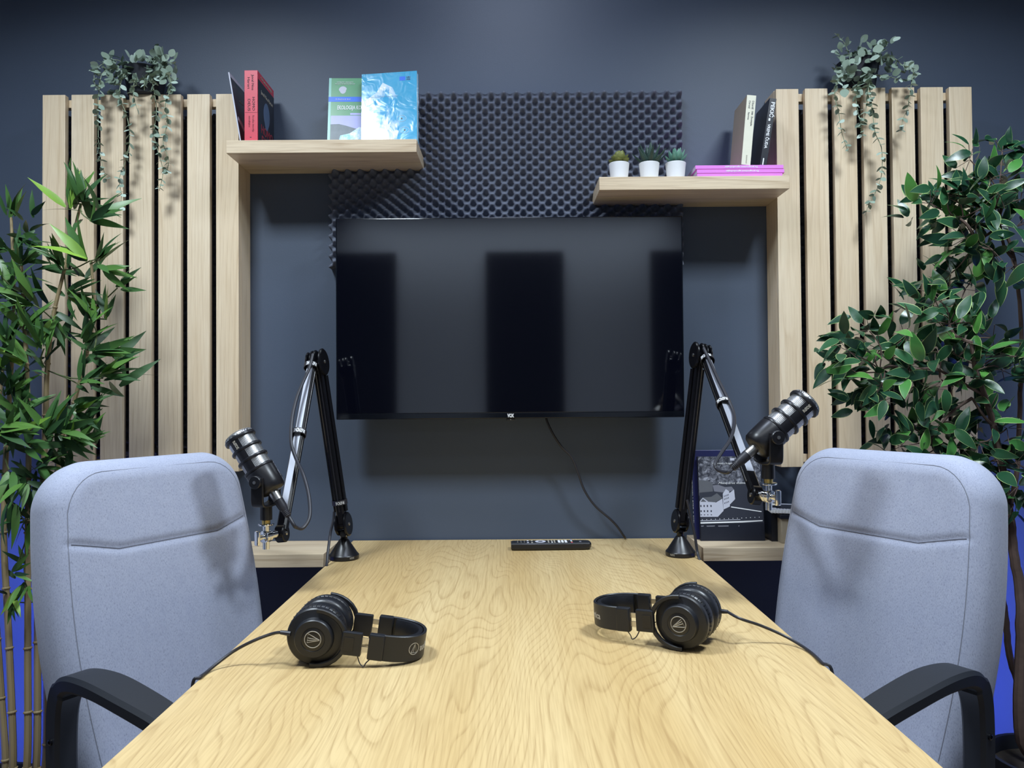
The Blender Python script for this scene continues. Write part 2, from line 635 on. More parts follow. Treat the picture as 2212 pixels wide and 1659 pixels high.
def slat_panel(x_edges, w, ztops, zbot, ret_x, side, label, foam_label):
    xc = sum(x_edges) / len(x_edges) + w / 2
    t_ = thing('slat_panel', label, 'wall panel', (xc, WALL_Y, zbot))
    for i, x in enumerate(x_edges):
        a = rnd.uniform(-0.0012, 0.0012)
        MB().b2((x, SY0 + a, zbot + 0.0), (x + w, SY0 + SYT + a, ztops[i]), 0.0012).build('slat', 'slat', t_)
    xa, xb = min(x_edges) + 0.004, max(x_edges) + w - 0.004
    zt = min(ztops)
    for (za, zb) in ((zt - 0.028, zt - 0.006), (zbot + 0.012, zbot + 0.034)):
        MB().b2((xa, SY0 + SYT + 0.002, za), (xb, SY0 + SYT + 0.024, zb), 0.001).build('batten', 'slat', t_)
    s = 1 if side > 0 else -1
    MB().b2((ret_x - s * 0.018, SY0 + SYT + 0.0005, zbot), (ret_x, WALL_Y - 0.001, max(ztops) - 0.0005), 0.001).build('side_board', 'slat', t_)
    lo, hi = (xa, ret_x - 0.02) if side > 0 else (ret_x + 0.02, xb)
    foam_sheet('acoustic_foam', lo + 0.002, hi - 0.002, zbot + 0.04, zt - 0.032, WALL_Y - 0.001, 0.012, 0.028, 0.0355, 0.0287, 0.0042, 'foam_dark', foam_label)
    return t_

# slats beside the bamboo
PITCH_L = 62.85 / F_PX * SY0
WS = 49.0 / F_PX * SY0
xr_l = P(516, 700, SY0).x
edges = [xr_l - WS - PITCH_L * (6 - i) for i in range(7)]
tops = [P(112 + 62.85 * i, 205.0 - 0.35 * i, SY0).z for i in range(7)]
zb_l = P(495, 1018.6, SY0).z
slat_panel(edges, WS, tops, zb_l, xr_l, 1, 'oak slat wall panel behind the bamboo plant', 'dark foam sheet seen through the slat gaps behind the bamboo')
LX_END = xr_l
xl_r = P(1683, 700, SY0).x
edges = [xl_r + PITCH_L * i for i in range(7)]
tops = [P(1700 + 62.6 * i, 192.0 - 0.8 * i, SY0).z for i in range(7)]
zb_r = P(1715, 1009, SY0).z
slat_panel(edges, WS, tops, zb_r, xl_r, -1, 'oak slat wall panel behind the variegated ficus', 'dark foam sheet seen through the slat gaps behind the ficus')
RX_END = xl_r

# ------------------------------------------------------------------ shelves
def shelf(x0, x1, z0, z1, label, y0=2.01):
    o = MB().b2((x0, y0, z0), (x1, WALL_Y - 0.001, z1), 0.0012).build('wall_shelf', 'shelf', at=((x0 + x1) / 2, WALL_Y, z0))
    return tag(o, label, 'shelf', 'floating oak shelves')

def shelf_cut(x0, x1, z0, z1, label, fx0, fx1):
    return shelf(x0, x1, z0, z1, label)

ZLU, ZLU0 = P(700, 301.5, 2.01).z, P(700, 329.5, 2.01).z
shelf(LX_END + 0.0008, P(900, 314, 2.01).x, ZLU0, ZLU, 'floating oak shelf carrying the red book and the two large paperbacks')
ZRU, ZRU0 = P(1500, 380.5, 2.01).z, P(1500, 409.0, 2.01).z
shelf(P(1294.5, 396, 2.01).x, RX_END - 0.0008, ZRU0, ZRU, 'floating oak shelf carrying three small potted succulents')
ZLL, ZLL0 = P(650, 1197, 2.01).z, P(650, 1226, 2.01).z
shelf(-1.15, P(699, 1210, 2.01).x, ZLL0, ZLL, 'empty low oak shelf beside the table, behind the chair near the bamboo')
ZRL, ZRL0 = P(1600, 1183, 2.01).z, P(1600, 1212, 2.01).z
shelf(P(1519, 1198, 2.01).x, 1.15, ZRL0, ZRL, 'low oak shelf holding the photo book beside the table')

# ------------------------------------------------------------------ television
TVY = 2.075
a, b = P(725.5, 689, TVY).x, P(1476.5, 689, TVY).x
zt, zb = P(1101, 469, TVY).z, P(1101, 904, TVY).z
tv = thing('television', 'large black flat television mounted on the dark wall above the table', 'television', ((a + b) / 2, WALL_Y, zb))
MB().b2((a, TVY, zb), (b, TVY + 0.022, zt), 0.0022).build('housing', 'bezel', tv)
zs = P(1101, 890.5, TVY).z
MB().b2((a + 0.0035, TVY - 0.0006, zs), (b - 0.0035, TVY + 0.002, zt - 0.003), 0.0003).build('screen', 'screen', tv)
MB().b2((a + 0.001, TVY - 0.0022, zb + 0.001), (b - 0.001, TVY + 0.004, zs - 0.0012), 0.0012).build('bottom_bezel', 'bezel', tv)
MB().b2((a + 0.14, TVY + 0.022, zb + 0.012), (b - 0.14, TVY + 0.062, zb + 0.30), 0.012).build('rear_case', 'black_plastic', tv)
MB().b2((-0.13, TVY + 0.06, zb + 0.12), (0.13, WALL_Y - 0.001, zb + 0.28), 0.004).build('wall_bracket', 'black_metal', tv)
c = P(1103, 898, TVY)
MB().b2((c.x - 0.012, TVY + 0.001, zb - 0.006), (c.x + 0.012, TVY + 0.014, zb + 0.0005), 0.002).build('sensor', 'black_plastic', tv)
MB().lathe([(0.0011, 0), (0.0011, 0.0012), (0, 0.0014)], 8, axis_frame(V((c.x, TVY + 0.001, zb - 0.003)), (0, -1, 0))).build('sensor_light', 'grey_print', tv)
lettering('VOX', 0.013, 'white_print', tv, frame((c.x, TVY - 0.0026, c.z), (1, 0, 0), (0, 0, 1)), 'logo_lettering', fit=0.018, bold=0.0006)

cab = [P(x, y, d) for x, y, d in ((1176, 880, 2.15), (1181, 908, 2.14), (1195, 938, 2.135), (1213, 965, 2.135), (1235, 988, 2.14), (1249, 1022, 2.145), (1262, 1058, 2.15),
       (1285, 1092, 2.155), (1318, 1121, 2.16), (1334, 1138, 2.165), (1347, 1157, 2.17))]
cab.append(V((cab[-1].x + 0.006, 2.182, TZ + 0.004)))
o = MB().tube(spline(cab, 6), 0.0032, 8).build('power_cable', 'rubber', at=cab[-1])
tag(o, 'thin black cable hanging from the television down to the table', 'cable')

# ------------------------------------------------------------------ office chairs
MAT['stitch'] = plain('stitch_thread', lin(126, 129, 141), 0.9)

def cushion(hw0, hw1, hwm, L, T, rc, re, seams, nu=56, nv=150, belly=0.02, concave=0.03):
    """pillow: width follows v, rounded corners, rounded edges. local: x width, z up 0..L, y front(+). returns MB and surface function"""
    def hw(v):
        return hw0 + (hw1 - hw0) * v + hwm * math.sin(math.pi * v)
    def half(z):
        w_ = hw(z / L)
        if z > L - rc:
            d = z - (L - rc)
            w_ = w_ - rc + math.sqrt(max(rc * rc - d * d, 0))
        elif z < rc * 0.6:
            q = rc * 0.6
            d = q - z
            w_ = w_ - q + math.sqrt(max(q * q - d * d, 0))
        return w_
    def edge_d(x, z):
        w_ = hw(z / L)
        qx, qz = w_ - abs(x), L - z
        if qx < rc and qz < rc:
            d1 = rc - math.hypot(rc - qx, rc - qz)
        else:
            d1 = min(qx, qz)
        q = rc * 0.6
        if qx < q and z < q:
            d2 = q - math.hypot(q - qx, q - z)
        else:
            d2 = min(qx, z)
        return max(0.0, min(d1, d2))
    def front(x, z):
        d = edge_d(x, z)
        y = T
        if d < re:
            y -= re - math.sqrt(max(re * re - (re - d) ** 2, 0))
        y += belly * math.sin(math.pi * min(1, max(0, z / L))) * (1 - min(1, abs(x) / hw(z / L)) ** 2)
        y -= concave * ((z / L - 0.45) ** 2) * -1.0
        for s in seams:
            ds = s(x, z)
            y -= 0.0032 * math.exp(-(ds / 0.007) ** 2) * min(1, d / 0.03)
        return y
    def back(x, z):
        d = edge_d(x, z)
        y = 0.0
        rb = re * 1.1
        if d < rb:
            y += rb - math.sqrt(max(rb * rb - (rb - d) ** 2, 0))
        return y + concave * ((z / L - 0.45) ** 2)
    zs = []
    for j in range(nv + 1):
        q = j / nv
        zs.append(L * (0.5 - 0.5 * math.cos(math.pi * q)) * 0.6 + L * q * 0.4)
    us = [math.sin(math.pi / 2 * (-1 + 2 * i / nu)) * 0.55 + (-1 + 2 * i / nu) * 0.45 for i in range(nu + 1)]
    m = MB()
    idx = {}
    for side_ in (0, 1):
        for j, z in enumerate(zs):
            h = half(z)
            for i, u in enumerate(us):
                bd = i in (0, nu) or j in (0, nv)
                if side_ and bd:
                    continue
                x = u * h
                if bd:
                    y = (front(x, z) + back(x, z)) / 2
                    y = T - re + 0.0 + concave * ((z / L - 0.45) ** 2)
                    y = max(min(y, front(x, z)), back(x, z))
                else:
                    y = back(x, z) if side_ else front(x, z)
                idx[(side_, i, j)] = len(m.v)
                m.v.append(V((x, y, z)))
    for side_ in (0, 1):
        for j in range(nv):
            for i in range(nu):
                q = []
                for (di, dj) in ((0, 0), (1, 0), (1, 1), (0, 1)):
                    k = (side_, i + di, j + dj)
                    if k not in idx:
                        k = (0, i + di, j + dj)
                    q.append(idx[k])
                if len(set(q)) == 4:
                    m.f.append(q)
                    m.mi.append(0)
    return m, front, half

def poly_seam(pts):
    def d(x, z):
        best = 9
        for (a, b) in zip(pts[:-1], pts[1:]):
            ax, az = a
            bx, bz = b
            t_ = max(0, min(1, ((x - ax) * (bx - ax) + (z - az) * (bz - az)) / ((bx - ax) ** 2 + (bz - az) ** 2)))
            best = min(best, math.hypot(x - ax - t_ * (bx - ax), z - az - t_ * (bz - az)))
        return best
    return d

def office_chair(loc, rz, label, grp):
    ch = thing('office_chair', label, 'chair', loc, (0, 0, rz), grp)
    inv = PM[ch].inverted()
    # backrest
    L, T = 0.60, 0.115
    sm_pts = [(-0.192, 0.446), (-0.11, 0.424), (0.11, 0.424), (0.192, 0.446)]
    sv = [poly_seam(sm_pts)]
    m, front, half = cushion(0.206, 0.210, 0.022, L, T, 0.085, 0.05, sv)
    tilt = R(12.5)
    B = inv @ M4.Translation((0, -0.315, 0.435)) @ M4.Rotation(tilt, 4, 'X')
    def onto(pts, r, n=6, name='seam', mat='seam', rise=0.0002):
        q = [B @ V((x, front(x, z) + rise, z)) for x, z in pts]
        MB().tube(q, r, n).build(name, mat, ch)
    def dense(pts, k=10):
        out = []
        for a, b in zip(pts[:-1], pts[1:]):
            for i in range(k):
                out.append((a[0] + (b[0] - a[0]) * i / k, a[1] + (b[1] - a[1]) * i / k))
        return out + [pts[-1]]
    bk = MB()
    bk.add(m.v, m.f, 0, B)
    bk.build('backrest', 'fabric', ch, angle=80)
    onto(dense(sm_pts), 0.0011)
    # stitched line round the front panel
    rim, inset = [], 0.028
    for j in range(0, 31):
        z = 0.06 + (L - inset - 0.085 - 0.06) * j / 30
        rim.append((half(z) - inset, z))
    rr = 0.075
    xc, zc = half(L - inset - 0.085) - inset - rr, L - inset - 0.085
    for j in range(1, 9):
        a_ = math.pi / 2 * j / 8
        rim.append((xc + rr * math.cos(a_), zc + (rr + 0.01) * math.sin(a_)))
    full = rim + [(-x, z) for x, z in rim[::-1]]
    onto(full, 0.0007, 5, name='stitching', mat='stitch', rise=0.0002)
    # hard back shell and bracket
    MB().b2((-0.05, -0.37, 0.36), (0.05, -0.33, 0.72), 0.01, M=inv).build('back_bracket', 'arm_plastic', ch)
    # seat
    m2, fr2, hf2 = cushion(0.225, 0.215, 0.01, 0.50, 0.105, 0.09, 0.05, [], nu=28, nv=30, belly=0.012, concave=0.0)
    Q = inv @ M4(((1, 0, 0, 0), (0, 0, 1, -0.24), (0, 1, 0, 0.375), (0, 0, 0, 1)))
    st = MB()
    st.add(m2.v, m2.f, 0, Q)
    st.build('seat', 'fabric', ch, angle=80)
    MB().b2((-0.2, -0.2, 0.345), (0.2, 0.2, 0.378), 0.01, M=inv).build('seat_pan', 'arm_plastic', ch)
    # arms: one loop each
    path = spline([(0, -0.14, 0.395), (0, -0.20, 0.41), (0, -0.222, 0.50), (0, -0.226, 0.60), (0, -0.216, 0.662), (0, -0.185, 0.690), (0, -0.12, 0.697),
                   (0, -0.04, 0.688), (0, 0.07, 0.665), (0, 0.16, 0.625), (0, 0.195, 0.56), (0, 0.18, 0.47), (0, 0.12, 0.395)], 7)
    def sect(u):
        k = math.exp(-((u - 0.55) / 0.17) ** 2)
        hw_, th = 0.019 + 0.013 * k, 0.013 + 0.003 * (1 - k)
        if u < 0.36:
            th = 0.019
        c_ = 0.006
        return [(-hw_ + c_, -th), (hw_ - c_, -th), (hw_, -th + c_), (hw_, th - c_), (hw_ - c_, th), (-hw_ + c_, th), (-hw_, th - c_), (-hw_, -th + c_)]
    for sx in (-1, 1):
        ar = MB()
        ar.sweep([inv @ (p + V((sx * 0.249, 0, 0))) for p in path], sect, inv.to_3x3() @ V((1, 0, 0)))
        arm = ar.build('armrest', 'arm_plastic', ch, angle=30)
        MB().b2((sx * 0.28 - 0.08 if sx > 0 else sx * 0.28, -0.205, 0.383), (sx * 0.28 if sx > 0 else sx * 0.28 + 0.08, 0.13, 0.392), 0.003, M=inv).build('arm_bracket', 'arm_plastic', arm)
        for zz in (0.59, 0.505):
            MB().lathe([(0.0055, 0), (0.0055, 0.003), (0.003, 0.004), (0.003, 0.002), (0, 0.002)], 10,
                       inv @ axis_frame(V((sx * (0.249 + 0.0185), -0.224, zz)), (sx, 0, 0), (0, 1, 0))).build('screw', 'black_metal', arm)
    MB().lathe([(0.03, 0.10), (0.03, 0.22), (0.022, 0.22), (0.022, 0.35)], 20, inv).build('gas_lift', 'black_metal', ch)
    for k in range(5):
        a_ = 2 * math.pi * k / 5 + 0.3
        d = V((math.cos(a_), math.sin(a_), 0))
        sd = V((-math.sin(a_), math.cos(a_), 0))
        lg = MB()
        lg.sweep([inv @ (d * 0.02 + V((0, 0, 0.11))), inv @ (d * 0.16 + V((0, 0, 0.10))), inv @ (d * 0.29 + V((0, 0, 0.075)))],
                 lambda u: [(-0.02 + 0.006 * u, -0.016), (0.02 - 0.006 * u, -0.016), (0.02 - 0.006 * u, 0.016), (-0.02 + 0.006 * u, 0.016)], inv.to_3x3() @ sd)
        leg = lg.build('leg', 'arm_plastic', ch)
        cs = MB()
        for q in (-0.016, 0.016):
            cs.lathe([(0.0, -0.009), (0.022, -0.009), (0.026, -0.004), (0.026, 0.004), (0.022, 0.009), (0, 0.009)], 14,
                     inv @ axis_frame(d * 0.285 + sd * q + V((0, 0, 0.0265)), sd, d))
        cs.tube([inv @ (d * 0.285 + V((0, 0, 0.03))), inv @ (d * 0.285 + V((0, 0, 0.07)))], 0.006, 8)
        cs.build('caster', 'black_plastic', leg)
    return ch

office_chair((-0.438, 1.40, 0), R(-120), 'light grey fabric office chair with black arms beside the bamboo plant', 'grey office chairs at the table')
office_chair((0.455, 1.40, 0), R(119), 'light grey fabric office chair with black arms beside the variegated ficus', 'grey office chairs at the table')

# ================================================================== books
def book(name, label, loc, rot, w, h, d, cover, pages='paper', grp=None, hard=0.002, cat='book', front_open=True):
    """local: x thickness (spine width), y depth (spine at y=0 facing -y, pages reach +y), z height; cover wraps left, right and spine"""
    t_ = thing(name, label, cat, loc, rot, grp)
    inv = PM[t_].inverted()
    MB().b2((-w / 2, 0, 0), (-w / 2 + hard, d, h), 0.0005, M=inv).b2((w / 2 - hard, 0, 0), (w / 2, d, h), 0.0005, M=inv).b2((-w / 2, -0.0005, 0), (w / 2, hard, h), 0.0006, M=inv).build('cover', cover, t_)
    MB().b2((-w / 2 + hard, hard, 0.002), (w / 2 - hard, d - 0.002, h - 0.002), 0.0, M=inv).build('page_block', pages, t_)
    return t_, inv

def pm(name, rgb, rough=0.45, **k):
    MAT[name] = plain(name, lin(*rgb), rough, **k)
pm('red_cover', (206, 62, 82), 0.4)
pm('black_cover', (24, 27, 38), 0.35)
pm('ink_dark', (60, 26, 40), 0.6)
pm('ink_red', (150, 50, 66), 0.5)
pm('steel_blue_print', (84, 104, 136), 0.4)
pm('cream_cover', (226, 224, 204), 0.6)
pm('tan_cover', (168, 156, 136), 0.6)
pm('pink_cover', (226, 130, 232), 0.4)
pm('magenta_cover', (168, 52, 136), 0.45)
pm('green_cover', (98, 158, 118), 0.3, coat=0.4)
pm('blue_band', (36, 110, 226), 0.35)
pm('lavender_print', (176, 178, 226), 0.35)
pm('hill_print', (112, 122, 128), 0.4, var=0.25, scale=60)
pm('mint_spine', (138, 196, 184), 0.3)
pm('navy_cover', (33, 36, 47), 0.35)
pm('navy_blue_cover', (27, 31, 78), 0.4)
pm('slate_print', (52, 55, 66), 0.4)
pm('pale_print', (196, 198, 212), 0.45)
pm('mid_print', (120, 121, 132), 0.45)
pm('roof_print', (96, 98, 104), 0.45)
pm('window_print', (52, 54, 70), 0.45)
t = NT('water_cover')
nv = t.noise(t.coords((1, 1, 0.6)), 26, 4, 0.6, 0.6)
t.col(t.mix(t.ramp(nv, [(0.44, 0.0), (0.55, 0.8), (0.66, 1.0)]), lin(74, 168, 212), lin(228, 240, 250)))
t.b.inputs['Roughness'].default_value = 0.16
t.b.inputs['Coat Weight'].default_value = 0.6
t.bump(t.noise(t.coords((1, 1, 1)), 22, 2, 0.5, 1.0), 0.5, 0.004)
MAT['water_cover'] = t.m
t = NT('cyan_cover')
nv = t.noise(t.coords((1, 1, 1)), 14, 2)
t.col(t.mix(nv, lin(66, 158, 196), lin(86, 180, 222)))
t.b.inputs['Roughness'].default_value = 0.2
t.b.inputs['Coat Weight'].default_value = 0.6
t.bump(t.noise(t.coords((1, 1, 1)), 24, 2, 0.5, 1.0), 0.45, 0.004)
MAT['cyan_cover'] = t.m
t = NT('cloud_print')
nv = t.noise(t.coords((1, 1, 1)), 45, 4, 0.6)
t.col(t.mix(t.ramp(nv, [(0.4, 0.0), (0.6, 1.0)]), lin(150, 206, 232), lin(244, 248, 252)))
t.b.inputs['Roughness'].default_value = 0.25
MAT['cloud_print'] = t.m
t = NT('aerial_print')
nv = t.noise(t.coords((1, 1, 1)), 75, 5, 0.75, 0.5)
t.col(t.mix(t.ramp(nv, [(0.42, 0.0), (0.56, 0.35), (0.68, 1.0)]), lin(46, 48, 58), lin(178, 180, 192)))
t.b.inputs['Roughness'].default_value = 0.35
MAT['aerial_print'] = t.m
t = NT('photo_back_print')
nv = t.noise(t.coords((1, 1, 1)), 22, 3, 0.6)
t.col(t.mix(t.ramp(nv, [(0.5, 0.0), (0.62, 0.5), (0.75, 1.0)]), lin(20, 22, 32), lin(96, 84, 84)))
t.b.inputs['Roughness'].default_value = 0.25
MAT['photo_back_print'] = t.m

ZT = -math.pi / 2
# red book, spine to the room
yb = 2.028
p0, p1 = P(528, 300, yb), P(557, 300, yb)
top = P(541, 152, yb).z
h = top - ZLU
w_ = p1.x - p0.x - 0.0005
bk, inv = book('book', 'thick red-spined book standing upright on the high shelf', ((p0.x + p1.x) / 2, yb, ZLU), (0, 0, 0), w_, h, 0.138, 'red_cover')
def spine_frame(inv, x, z, up=1):
    """text running down the spine (reads top to bottom)"""
    return inv @ frame((x, -0.0008, z), (0, 0, -1), (1, 0, 0))
lettering('HOMO', 0.0095, 'ink_dark', bk, spine_frame(inv, 0.0065, h * 0.535), 'title_lettering', fit=0.036)
lettering('DEUS', 0.0095, 'ink_dark', bk, spine_frame(inv, -0.0055, h * 0.52), 'title_lettering', fit=0.032)
lettering('Juval Noa', 0.0085, 'ink_dark', bk, spine_frame(inv, 0.0045, h * 0.83), 'author_lettering', fit=0.042)
lettering('Harari', 0.0085, 'ink_dark', bk, spine_frame(inv, -0.0065, h * 0.825), 'author_lettering', fit=0.03)
lettering('Kratka istorija', 0.0075, 'ink_red', bk, spine_frame(inv, 0.006, h * 0.26), 'subtitle_lettering', fit=0.044)
lettering('sutrašnjice', 0.0075, 'ink_red', bk, spine_frame(inv, -0.004, h * 0.29), 'subtitle_lettering', fit=0.03)
MB().b2((-w_ / 2 + 0.001, -0.0009, h * 0.412), (w_ / 2 - 0.001, -0.0002, h * 0.417), M=inv).build('spine_rule', 'ink_red', bk)
MB().b2((-0.003, -0.0009, h * 0.065), (0.001, -0.0002, h * 0.075), M=inv).build('publisher_mark', 'ink_dark', bk)
xr_ = w_ / 2
MB().b2((xr_ - 0.0004, 0.003, 0.0), (xr_ + 0.0006, 0.137, h * 0.89), M=inv).build('front_panel', 'black_cover', bk)
def cover_frame(inv, y, z, x):
    return inv @ frame((x, y, z), (0, 1, 0), (0, 0, 1))
xf = xr_ + 0.0009
lettering('HOMO', 0.034, 'ink_red', bk, cover_frame(inv, 0.075, h * 0.235, xf), 'title_lettering', fit=0.098)
lettering('DEUS', 0.034, 'ink_red', bk, cover_frame(inv, 0.075, h * 0.085, xf), 'title_lettering', fit=0.088)
lettering('Juval Noa Harari', 0.014, 'grey_print', bk, cover_frame(inv, 0.075, h * 0.75, xf), 'author_lettering', fit=0.10)
lettering('Od autora knjige', 0.011, 'grey_print', bk, cover_frame(inv, 0.07, h * 0.945, xf), 'cover_lettering', fit=0.095)
pts = [(0.026 * math.cos(a), 0.034 * math.sin(a) - (0.007 if abs(a - 4.71) < 0.4 else 0)) for a in [2 * math.pi * k / 20 for k in range(20)]]
MB().prism(pts, 0.0, 0.0005, cover_frame(inv, 0.072, h * 0.50, xr_ + 0.0005)).build('cover_emblem', 'steel_blue_print', bk)

# thin magazine leaning beside the red book
q0, q1 = P(520, 300.5, 2.032), P(494, 148, 2.032)
ang = math.atan2(q1.x - q0.x, q1.z - q0.z)
hh = math.hypot(q1.x - q0.x, q1.z - q0.z)
mg, inv = book('magazine', 'thin dark photo magazine leaning away from the red book', (q0.x, 2.032, ZLU + 0.0005), (0, ang, 0), 0.0032, hh, 0.14, 'pale_print', hard=0.0006, cat='magazine')
MB().b2((0.0015, 0.001, 0.002), (0.0022, 0.139, hh - 0.012), M=inv).build('cover_photo', 'photo_back_print', mg)
poly = [(0.0, 0.054), (0.004, 0.064), (0.03, 0.056), (0.05, 0.038), (0.034, 0.034), (0.012, 0.048)]
MB().prism(poly, 0, 0.0004, cover_frame(inv, 0.004, 0.01, 0.0022)).build('cover_print', 'pale_print', mg)
lettering('photo', 0.008, 'grey_print', mg, cover_frame(inv, 0.06, hh * 0.68, 0.0023), 'cover_lettering', fit=0.03)

# books that show their covers: local x to the room's right, z up, front at y=0 facing -y
def cover_book(name, label, loc, rot, w, h, t_, cover, hard=0.0012, spine='L'):
    b_ = thing(name, label, 'book', loc, rot)
    inv = PM[b_].inverted()
    MB().b2((0, 0, 0), (w, hard, h), 0.0004, M=inv).b2((0, t_ - hard, 0), (w, t_, h), 0.0004, M=inv).b2((0, 0, 0), (hard, t_, h), 0.0004, M=inv).build('cover', cover, b_)
    MB().b2((hard, hard, 0.0015), (w - 0.001, t_ - hard, h - 0.0015), M=inv).build('page_block', 'paper', b_)
    return b_, inv
def onf(inv, x, z, y=-0.0004):
    return inv @ frame((x, y, z), (1, 0, 0), (0, 0, 1))
def patch(b_, inv, nm, mat, poly, lift=0.0004):
    return MB().prism(poly, 0.0, lift * 0.4, onf(inv, 0, 0, -0.00005)).build(nm, mat, b_)
def rect(x0, z0, x1, z1):
    return [(x0, z0), (x1, z0), (x1, z1), (x0, z1)]

g0, g1 = P(706.5, 299, 2.075), P(713.5, 154, 2.108)
hh = (g1 - g0).length + 0.004
lean = math.atan2(2.108 - 2.075, g1.z - ZLU)
gb, inv = cover_book('book', 'green paperback with a blue band, half hidden behind the glossy blue one', (g0.x, 2.075, ZLU + 0.0003), (-lean, 0, R(1.0)), 0.150, hh, 0.014, 'green_cover')
patch(gb, inv, 'cover_photo', 'lavender_print', rect(0.0075, 0.0, 0.15, hh * 0.455), 0.0003)
patch(gb, inv, 'cover_print', 'hill_print', [(0.0075, 0.0), (0.15, 0.0), (0.15, hh * 0.20), (0.11, hh * 0.24), (0.075, hh * 0.27), (0.05, hh * 0.31), (0.03, hh * 0.335), (0.0075, hh * 0.33)], 0.0006)
patch(gb, inv, 'cover_print', 'cloud_print', [(0.03, 0.0), (0.15, 0.0), (0.15, hh * 0.16), (0.12, hh * 0.26), (0.085, hh * 0.29), (0.06, hh * 0.20), (0.035, hh * 0.17), (0.03, hh * 0.08)], 0.0009)
patch(gb, inv, 'cover_band', 'blue_band', rect(0.0, hh * 0.655, 0.15, hh * 0.727), 0.0005)
patch(gb, inv, 'spine_edge', 'mint_spine', rect(-0.0002, 0.0, 0.0065, hh), 0.0004)
cx_, cz_ = 0.0385, hh * 0.825
patch(gb, inv, 'cover_emblem', 'pale_print', [(cx_ + 0.0112 * math.cos(a) * (1 if math.sin(a) > 0 else 0.78), cz_ + 0.0112 * math.sin(a)) for a in [2 * math.pi * k / 18 for k in range(18)]], 0.0005)
lettering('EKOLOGIJA KOPNENIH', 0.0165, 'white_print', gb, onf(inv, 0.0242, hh * 0.567), 'title_lettering', fit=0.099, bold=0.0003, align='LEFT')
lettering('UNIVERZITET U KRAGUJEVCU', 0.004, 'white_print', gb, onf(inv, 0.044, hh * 0.938), 'cover_lettering', fit=0.045)
lettering('PRIRODNO-MATEMATIČKI FAKULTET', 0.004, 'white_print', gb, onf(inv, 0.044, hh * 0.912), 'cover_lettering', fit=0.054)
lettering('Dr Snežana B. Simić', 0.005, 'white_print', gb, onf(inv, 0.04, hh * 0.691), 'author_lettering', fit=0.041)
patch(gb, inv, 'cover_band', 'lavender_print', rect(0.06, hh * 0.463, 0.15, hh * 0.493), 0.0006)

b0, b1 = P(780.5, 300, 2.052), P(787.5, 152, 2.082)
hh = (b1 - b0).length + 0.003
lean = math.atan2(0.030, b1.z - ZLU)
bb, inv = cover_book('book', 'glossy bright blue paperback with white splashes, in front of the green one', (b0.x, 2.052, ZLU + 0.0003), (-lean, R(-1.6), R(-4.5)), 0.152, hh, 0.018, 'cyan_cover')
W_ = 0.152
patch(bb, inv, 'cover_print', 'water_cover', [(0.012, 0.0), (0.095, 0.0), (0.105, hh * 0.25), (0.088, hh * 0.42), (0.10, hh * 0.6), (0.085, hh * 0.78), (0.058, hh * 0.86), (0.04, hh * 0.72), (0.012, hh * 0.62)], 0.0004)
patch(bb, inv, 'spine_edge', 'cyan_cover', rect(-0.0002, 0, 0.007, hh), 0.0007)
patch(bb, inv, 'cover_emblem', 'blue_band', rect(0.104, hh * 0.873, 0.12, hh * 0.93), 0.0005)
patch(bb, inv, 'cover_rule', 'steel_blue_print', rect(0.012, hh * 0.655, 0.10, hh * 0.658), 0.0008)
ring = [(0.118 + 0.006 * math.cos(a), hh * 0.90 + 0.0 + 0.0032 * math.sin(a)) for a in [2 * math.pi * k / 10 for k in range(10)]]
lettering('NEX', 0.006, 'steel_blue_print', bb, onf(inv, 0.1285, hh * 0.915), 'cover_lettering', fit=0.011)
lettering('SEEI', 0.006, 'steel_blue_print', bb, onf(inv, 0.1285, hh * 0.885), 'cover_lettering', fit=0.011)
for (ex, ez) in ((0.11, 0.33), (0.118, 0.165)):
    m_ = MB()
    n_ = 24
    poly_o = [V((0.0125 * math.cos(2 * math.pi * k / n_), 0.009 * math.sin(2 * math.pi * k / n_), 0)) for k in range(n_ + 1)]
    m_.tube([onf(inv, ex, hh * ez, -0.0003) @ p for p in poly_o], 0.00035, 4, caps=False)
    m_.build('cover_ring', 'white_print', bb)
    patch(bb, inv, 'cover_mark', 'navy_cover', [(ex + 0.0022 * math.cos(a), hh * ez + 0.0025 * math.sin(a)) for a in [2 * math.pi * k / 8 for k in range(8)]], 0.0006)
for (x_, z_, s_) in ((0.072, 0.22, 1.0), (0.095, 0.13, 1.0)):
    lobes = [(x_ + 0.006 * s_ * math.cos(a) * (1 + 0.3 * math.sin(3 * a)), hh * z_ + 0.01 * s_ * math.sin(a) * (1 + 0.2 * math.cos(2 * a))) for a in [2 * math.pi * k / 14 for k in range(14)]]
    patch(bb, inv, 'cover_print', 'white_print', lobes, 0.0007)

